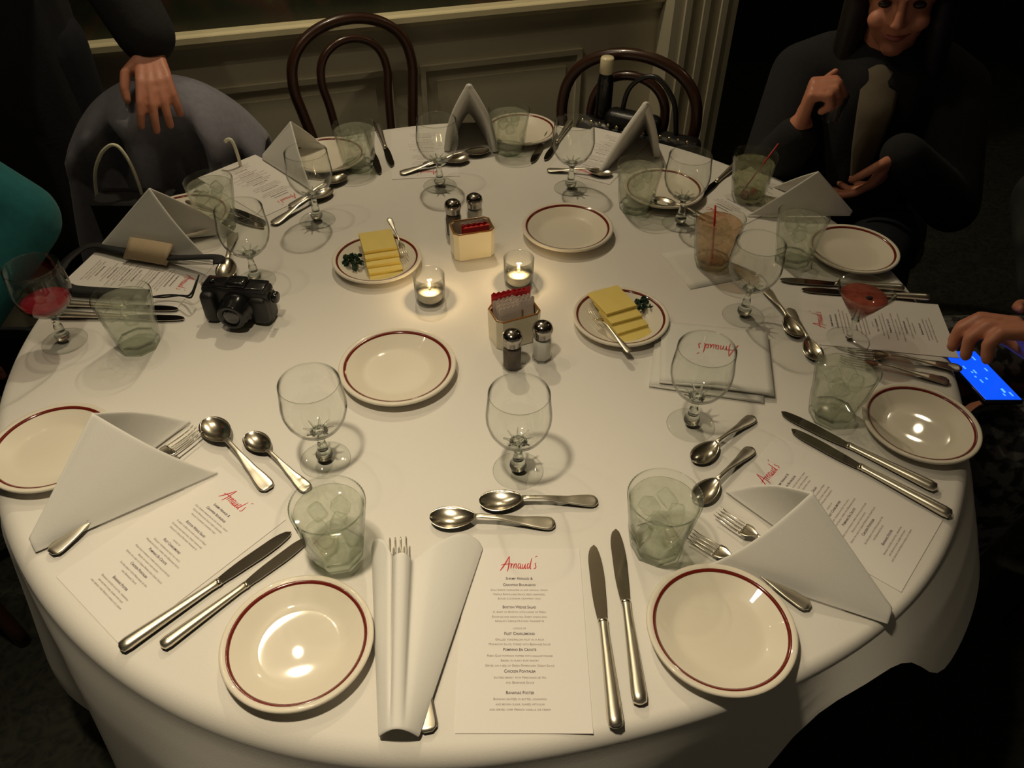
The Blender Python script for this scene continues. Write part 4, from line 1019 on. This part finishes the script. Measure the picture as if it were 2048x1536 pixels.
obj('pale_cap', capped_lathe([(.0150, .360), (.0165, .362), (.0165, .395), (.014, .399), (.003, .399)], 24), M['rail'], bt)

# ================================================================== people
def hand_shapes(wrist, fdir, palm, curl, thumb_side, s=1.0, spread=.10):
    """palm and five unequal bent fingers; fdir along the hand, palm = direction the palm faces"""
    w = Vector(wrist); f = Vector(fdir).normalized(); p = Vector(palm); p = (p-f*p.dot(f)).normalized(); x = f.cross(p)*thumb_side   # x towards the thumb
    out = []
    kn = []
    for i, off in enumerate((.027, .009, -.009, -.026)):                        # index .. little
        k = w+f*.085*s*(1-.05*abs(i-1))+x*off*s; kn.append(k); out.append(capsule(w+x*off*.55*s, k, .0135*s, .0105*s, 10, 3))
    lens = ((.040, .025, .021), (.044, .028, .022), (.041, .026, .022), (.032, .020, .019))
    for i, (k, l) in enumerate(zip(kn, lens)):
        a = curl[i]; d = (f*math.cos(a)+p*math.sin(a)+x*spread*(1.5-i)*.5).normalized(); q = k; r = .0098*s
        for j in range(3):
            n = q+d*l[j]*s; out.append(capsule(q, n, r, r*.94, 10, 3)); q = n; r *= .94
            ax = x; d = (Matrix.Rotation(-thumb_side*curl[i]*(.95 if j == 0 else .7), 3, f.cross(p)*1.0) @ d) if False else (d*math.cos(curl[i]*.9)+(p*math.cos(a+j*curl[i]*.9)-f*math.sin(a+j*curl[i]*.9))*math.sin(curl[i]*.9)).normalized()
    t0 = w+f*.022*s+x*.022*s; t1 = t0+(x*.75+f*.6+p*.25).normalized()*.040*s; t2 = t1+(x*.25+f*.85+p*.40).normalized()*.030*s; t3 = t2+(f*.85+p*.5-x*.05).normalized()*.024*s
    out += [capsule(w+f*.01, t0, .016*s, .0145*s, 10, 3), capsule(t0, t1, .0135*s, .0115*s, 10, 3), capsule(t1, t2, .0112*s, .0100*s, 10, 3), capsule(t2, t3, .0098*s, .0080*s, 10, 3)]
    return out
def head_shapes(c, face, up=(0, 0, 1)):
    """skull, jaw, nose, chin, brow, ears around head centre c looking along face"""
    c = Vector(c); f = Vector(face).normalized(); u = Vector(up); u = (u-f*u.dot(f)).normalized(); s = u.cross(f); m = Matrix((s, f, u)).transposed()
    P = lambda x, y, z: c+s*x+f*y+u*z
    sh = [ellipsoid(P(0, -.012, .022), .074, .092, .092, m), ellipsoid(P(0, .030, -.030), .058, .058, .078, m), ellipsoid(P(0, .058, -.088), .026, .024, .022, m), capsule(P(0, .082, .022), P(0, .098, -.022), .0075, .0100), ellipsoid(P(0, .092, -.027), .0165, .010, .008, m)]
    for a in (-1, 1): sh += [ellipsoid(P(a*.076, -.005, -.008), .009, .018, .030, m), capsule(P(a*.012, .084, .032), P(a*.045, .070, .030), .009, .008), ellipsoid(P(a*.036, .066, -.030), .022, .018, .020, m)]
    return sh, P, m
def face_bits(root, P, m):
    for a in (-1, 1): obj('eye', ellipsoid(P(a*.031, .0765, .008), .0125, .008, .0075, m), M['eye'], root)
    obj('lips', tube(catmull([P(-.027, .0770, -.0500), P(-.013, .0850, -.0560), P(0, .0870, -.0580), P(.013, .0850, -.0560), P(.027, .0770, -.0500)], 5), [.0012+.0042*math.sin(PI*k/20) for k in range(21)], 10), M['lip'], root)
V3 = lambda *a: Vector(a)
def limb(pts, rad): return [capsule(a, b, ra, rb, 14, 4) for a, b, ra, rb in zip(pts, pts[1:], rad, rad[1:])]
def figure(label, base, skin_sh, cloth_sh, cloth_mat, cloth_name, hair_sh=None, legs=None, leg_mat=None, voxel=.006):
    r = thing('person', label, 'person', base); inv = Matrix.Translation(-Vector(base))
    remeshed('body', xf(join(*skin_sh), inv), voxel*.70, M['skin'], r, 2)
    remeshed(cloth_name, xf(join(*cloth_sh), inv), voxel*1.6, cloth_mat, r, 5)
    if legs: remeshed('trousers', xf(join(*legs), inv), voxel*1.8, leg_mat or cloth_mat, r, 4)
    if hair_sh: remeshed('hair', xf(join(*hair_sh), inv), voxel*1.2, M['hair'], r, 2)
    return r, inv
# -- standing guest in black with a hand on the coat
hd, P, m = head_shapes((-1.10, .76, 1.63), (.55, -.8, -.25))
sk = hd+limb([(-1.13, .83, 1.35), (-1.12, .80, 1.50), (-1.11, .78, 1.56)], [.08, .056, .055])+limb([(-.96, .79, 1.40), (-.805, .705, 1.13), (-.712, .615, .962)], [.05, .042, .027])
sk += limb([(-1.15, .86, .50), (-1.14, .85, .95), (-1.13, .84, 1.35)], [.10, .12, .12])+limb([(-1.30, .86, 1.38), (-1.36, .80, 1.12), (-1.30, .72, .90)], [.05, .042, .03])
sk += limb([(-1.24, .88, .9), (-1.25, .90, .48), (-1.25, .92, .08)], [.06, .055, .04])+limb([(-1.07, .86, .9), (-1.06, .88, .48), (-1.06, .90, .08)], [.06, .055, .04])
sk += hand_shapes((-.712, .612, .958), (.22, -.66, -.36), (-.2, .35, -.9), (.34, .36, .38, .42), -1, 1.0, .22)+hand_shapes((-1.30, .71, .89), (.1, -.1, -1), (.9, .3, 0), (.3, .35, .4, .45), 1)
cl_ = limb([(-1.16, .86, .42), (-1.15, .86, .70), (-1.14, .85, .98), (-1.13, .84, 1.25), (-1.13, .83, 1.40), (-1.12, .81, 1.46)], [.165, .16, .155, .165, .13, .085])
cl_ += limb([(-1.02, .81, 1.40), (-.95, .79, 1.39), (-.805, .705, 1.13), (-.718, .632, .985)], [.10, .085, .070, .060])+limb([(-1.24, .86, 1.40), (-1.30, .86, 1.37), (-1.36, .80, 1.12), (-1.30, .73, .93)], [.10, .085, .068, .055])
lg = limb([(-1.23, .87, .88), (-1.25, .90, .46), (-1.25, .92, .07)], [.10, .075, .062])+limb([(-1.07, .86, .88), (-1.06, .88, .46), (-1.06, .90, .07)], [.10, .075, .062])+[ellipsoid((-1.25, .87, .045), .05, .12, .045), ellipsoid((-1.06, .85, .045), .05, .12, .045)]
hair = [ellipsoid(P(0, -.030, .045), .086, .092, .090, m), ellipsoid(P(0, -.055, .0), .082, .06, .09, m)]
f1, inv = figure('person in black standing at left, resting a hand on the grey coat', (-1.15, .88, 0), sk, cl_, M['black_cloth'], 'black_coat', hair, lg, M['navy_cloth'])
face_bits(f1, lambda x, y, z: inv @ P(x, y, z), m)
# -- seated guest in teal at the left edge
hd, P, m = head_shapes((-1.10, -.02, 1.27), (.95, -.15, -.15))
sk = hd+limb([(-1.16, .0, .60), (-1.15, .0, 1.02), (-1.13, -.01, 1.16), (-1.12, -.015, 1.2)], [.11, .11, .055, .054])+limb([(-1.08, .17, 1.03), (-.835, .165, .83), (-.90, -.06, .70)], [.045, .038, .028])+limb([(-1.14, -.20, 1.03), (-1.02, -.26, .76), (-.93, -.10, .70)], [.045, .038, .028])
sk += limb([(-1.12, .09, .53), (-.74, .10, .54), (-.70, .10, .08)], [.075, .055, .04])+limb([(-1.12, -.09, .53), (-.74, -.10, .54), (-.70, -.10, .08)], [.075, .055, .04])
sk += hand_shapes((-.90, -.06, .70), (.2, -1, -.2), (-.3, 0, -1), (.4, .45, .5, .55), 1)+hand_shapes((-.93, -.10, .685), (.2, 1, -.3), (-.3, 0, -1), (.4, .45, .5, .55), -1)
cl_ = limb([(-1.15, .0, .50), (-1.16, .0, .78), (-1.15, .0, 1.0), (-1.13, -.01, 1.10)], [.165, .15, .155, .08])+limb([(-1.12, .12, 1.04), (-1.06, .17, 1.02), (-.828, .165, .83), (-.90, -.03, .71)], [.08, .080, .068, .05])+limb([(-1.14, -.12, 1.04), (-1.13, -.20, 1.02), (-1.02, -.26, .77), (-.94, -.13, .71)], [.08, .072, .06, .046])
lg = limb([(-1.12, .09, .53), (-.74, .10, .54), (-.70, .10, .07)], [.095, .075, .06])+limb([(-1.12, -.09, .53), (-.74, -.10, .54), (-.70, -.10, .07)], [.095, .075, .06])+[ellipsoid((-.66, .10, .045), .12, .05, .045), ellipsoid((-.66, -.10, .045), .12, .05, .045)]
hair = [ellipsoid(P(0, -.030, .045), .086, .092, .090, m), ellipsoid(P(0, -.06, -.03), .08, .06, .12, m)]
f2, inv = figure('person in a teal sweater seated at the left table edge', (-1.13, 0, 0), sk, cl_, M['teal'], 'teal_sweater', hair, lg, M['navy_cloth'])
face_bits(f2, lambda x, y, z: inv @ P(x, y, z), m)
# -- seated guest with dark hair at the back right, fist raised
HC = V3(.812, .640, 1.085)
hd, P, m = head_shapes(HC, (-.30, -.88, -.22), (-.10, .0, 1))
sk = hd+limb([(.86, .72, .52), (.85, .71, .84), (.835, .690, .93), (.825, .665, 1.00)], [.11, .11, .055, .052])+limb([(.69, .74, .88), (.60, .56, .70), (.622, .492, .860)], [.045, .040, .027])+limb([(1.00, .66, .88), (1.00, .50, .68), (.820, .440, .830)], [.045, .038, .027])
sk += limb([(.80, .70, .53), (.62, .42, .55), (.60, .40, .08)], [.075, .055, .04])+limb([(.95, .64, .53), (.78, .34, .55), (.76, .32, .08)], [.075, .055, .04])
sk += hand_shapes((.622, .492, .865), (.05, -.10, 1), (.9, -.3, 0), (1.25, 1.3, 1.35, 1.4), 1, 1.0, .02)+hand_shapes((.815, .440, .835), (-.35, -.05, -.8), (-.6, .6, .2), (.4, .5, .55, .6), -1, .9)
cl_ = limb([(.86, .72, .50), (.85, .72, .72), (.85, .715, .86), (.838, .70, .93)], [.165, .15, .145, .075])+limb([(.75, .73, .89), (.69, .74, .87), (.60, .57, .70), (.620, .495, .835)], [.08, .072, .060, .046])+limb([(.95, .68, .89), (1.0, .66, .87), (1.0, .50, .68), (.826, .441, .826)], [.08, .072, .060, .046])
lg = limb([(.80, .70, .53), (.62, .42, .55), (.60, .40, .07)], [.095, .075, .06])+limb([(.95, .64, .53), (.78, .34, .55), (.76, .32, .07)], [.095, .075, .06])+[ellipsoid((.58, .36, .045), .05, .12, .045), ellipsoid((.74, .28, .045), .05, .12, .045)]
hair = [ellipsoid(P(0, -.035, .045), .090, .090, .090, m), ellipsoid(P(.0, -.050, -.05), .088, .06, .14, m)]
for a in (-1, 1): hair += [capsule(P(a*.078, .0, .03), P(a*.088, .012, -.17), .026, .030), capsule(P(a*.03, .055, .085), P(a*.080, .025, .02), .022, .024)]
f3, inv = figure('person with long dark hair seated at back right, one fist raised', (.86, .70, 0), sk, cl_, M['black_cloth'], 'black_jacket', hair, lg, M['navy_cloth'])
face_bits(f3, lambda x, y, z: inv @ P(x, y, z), m)
rows = [(.968, .818, .636, .028), (.93, .806, .602, .040), (.86, .800, .566, .038), (.78, .800, .558, .028), (.70, .803, .558, .012)]
def blouse_pt(u, v):
    i = min(int(v*4), 3); t = v*4-i; z, x, y, h = [a_+(b_-a_)*t for a_, b_ in zip(rows[i], rows[i+1])]; q = 2*u-1
    return inv @ V3(x+.88*h*q+.10*h*q*q, y-.30*h*q+.28*h*q*q, z)
solid(obj('blouse', grid(blouse_pt, 10, 16), M['cream_shirt'], f3), .006)
# a small glass in the raised fist
hg = thing('shot_glass', 'small glass gleaming in the raised fist of the dark-haired guest', 'glass', (.672, .470, .885))
obj('glass_wall', lathe([(.0005, 0), (.016, 0), (.018, .002), (.023, .055), (.022, .055), (.0165, .004), (.0005, .004)], 32), M['glass'], hg)
# -- guest at the right edge holding a phone below the table
hd, P, m = head_shapes((1.24, .08, 1.27), (-.9, -.25, -.2))
WR = V3(.858, -.168, .778)
sk = hd+limb([(1.30, .06, .60), (1.29, .06, 1.02), (1.27, .07, 1.16), (1.26, .075, 1.2)], [.11, .11, .055, .054])+limb([(1.26, -.13, 1.03), (1.12, -.27, .76), tuple(WR)], [.045, .040, .029])+limb([(1.24, .26, 1.03), (1.06, .30, .80), (1.03, .12, .69)], [.045, .038, .028])
sk += limb([(1.26, .14, .53), (.90, .14, .54), (.86, .14, .08)], [.075, .055, .04])+limb([(1.26, -.05, .53), (.90, -.05, .54), (.86, -.05, .08)], [.075, .055, .04])
sk += hand_shapes(WR, (-.58, .42, .56), (-.6, -.2, -.75), (.75, .8, .85, .9), -1, 1.14, .05)+hand_shapes((1.03, .12, .69), (-.5, -.8, -.1), (.2, 0, 1), (.5, .5, .55, .6), 1)
cl_ = limb([(1.29, .06, .50), (1.30, .06, .78), (1.29, .06, 1.0), (1.27, .07, 1.10)], [.165, .15, .155, .08])+limb([(1.28, -.08, 1.04), (1.26, -.13, 1.02), (1.12, -.27, .77), (.915, -.200, .775)], [.08, .075, .062, .046])+limb([(1.27, .20, 1.04), (1.24, .26, 1.02), (1.06, .30, .81), (1.035, .15, .70)], [.08, .075, .066, .048])
lg = limb([(1.26, .15, .53), (.90, .15, .54), (.86, .15, .07)], [.10, .085, .06])+limb([(1.26, -.06, .53), (.90, -.12, .56), (.86, -.10, .07)], [.10, .09, .06])+[ellipsoid((.82, .15, .045), .12, .05, .045), ellipsoid((.82, -.10, .045), .12, .05, .045)]
hair = [ellipsoid(P(0, -.030, .045), .086, .092, .090, m), ellipsoid(P(0, -.06, -.03), .08, .06, .12, m)]
f4, inv = figure('person in dark knitwear seated at the right edge, hand over a phone', (1.28, .06, 0), sk, cl_, M['plaid'], 'knit_jumper', hair, lg, M['pattern'])
face_bits(f4, lambda x, y, z: inv @ P(x, y, z), m)
ph = [Vector(q) for q in D['phone']]; pc = V3(.832, -.055, .672); pa_ = math.atan2((ph[2]-ph[0]).y, (ph[2]-ph[0]).x)
pt_ = thing('phone', 'phone with a bright blue screen held below the right table edge', 'phone', pc, pa_); pt_.rotation_euler = (math.radians(-6), math.radians(-4), pa_)
obj('case', rbox(.142, .072, .009, .003, 2), M['cam_gloss'], pt_)
sc_ = obj('screen', at(rbox(.134, .066, .0012, .0004, 1), 0, 0, .0046), M['screen'], pt_, smooth=False)
rn = random.Random(2)
obj('screen_text', join(*[box(rn.uniform(-.055, .055), rn.uniform(-.025, .025), .0054, rn.uniform(.004, .012), .003, .0003) for k in range(14)]), M['screen_text'], sc_, smooth=False)
for s_id, (x, y, rz, lab) in enumerate(((-1.22, 0, -PI/2, 'dark bentwood chair under the guest in teal'), (.90, .76, math.radians(-38), 'dark bentwood chair under the dark-haired guest at back right'), (1.36, .06, PI/2, 'dark bentwood chair under the guest with the phone'))):
    ch.put((x, y, 0), rz+(PI if False else 0), lab, 'chair', CG)
for p_ in (plate, gob, tum, spoon, knife, fork, menu, vot, cad, ch): p_.drop()
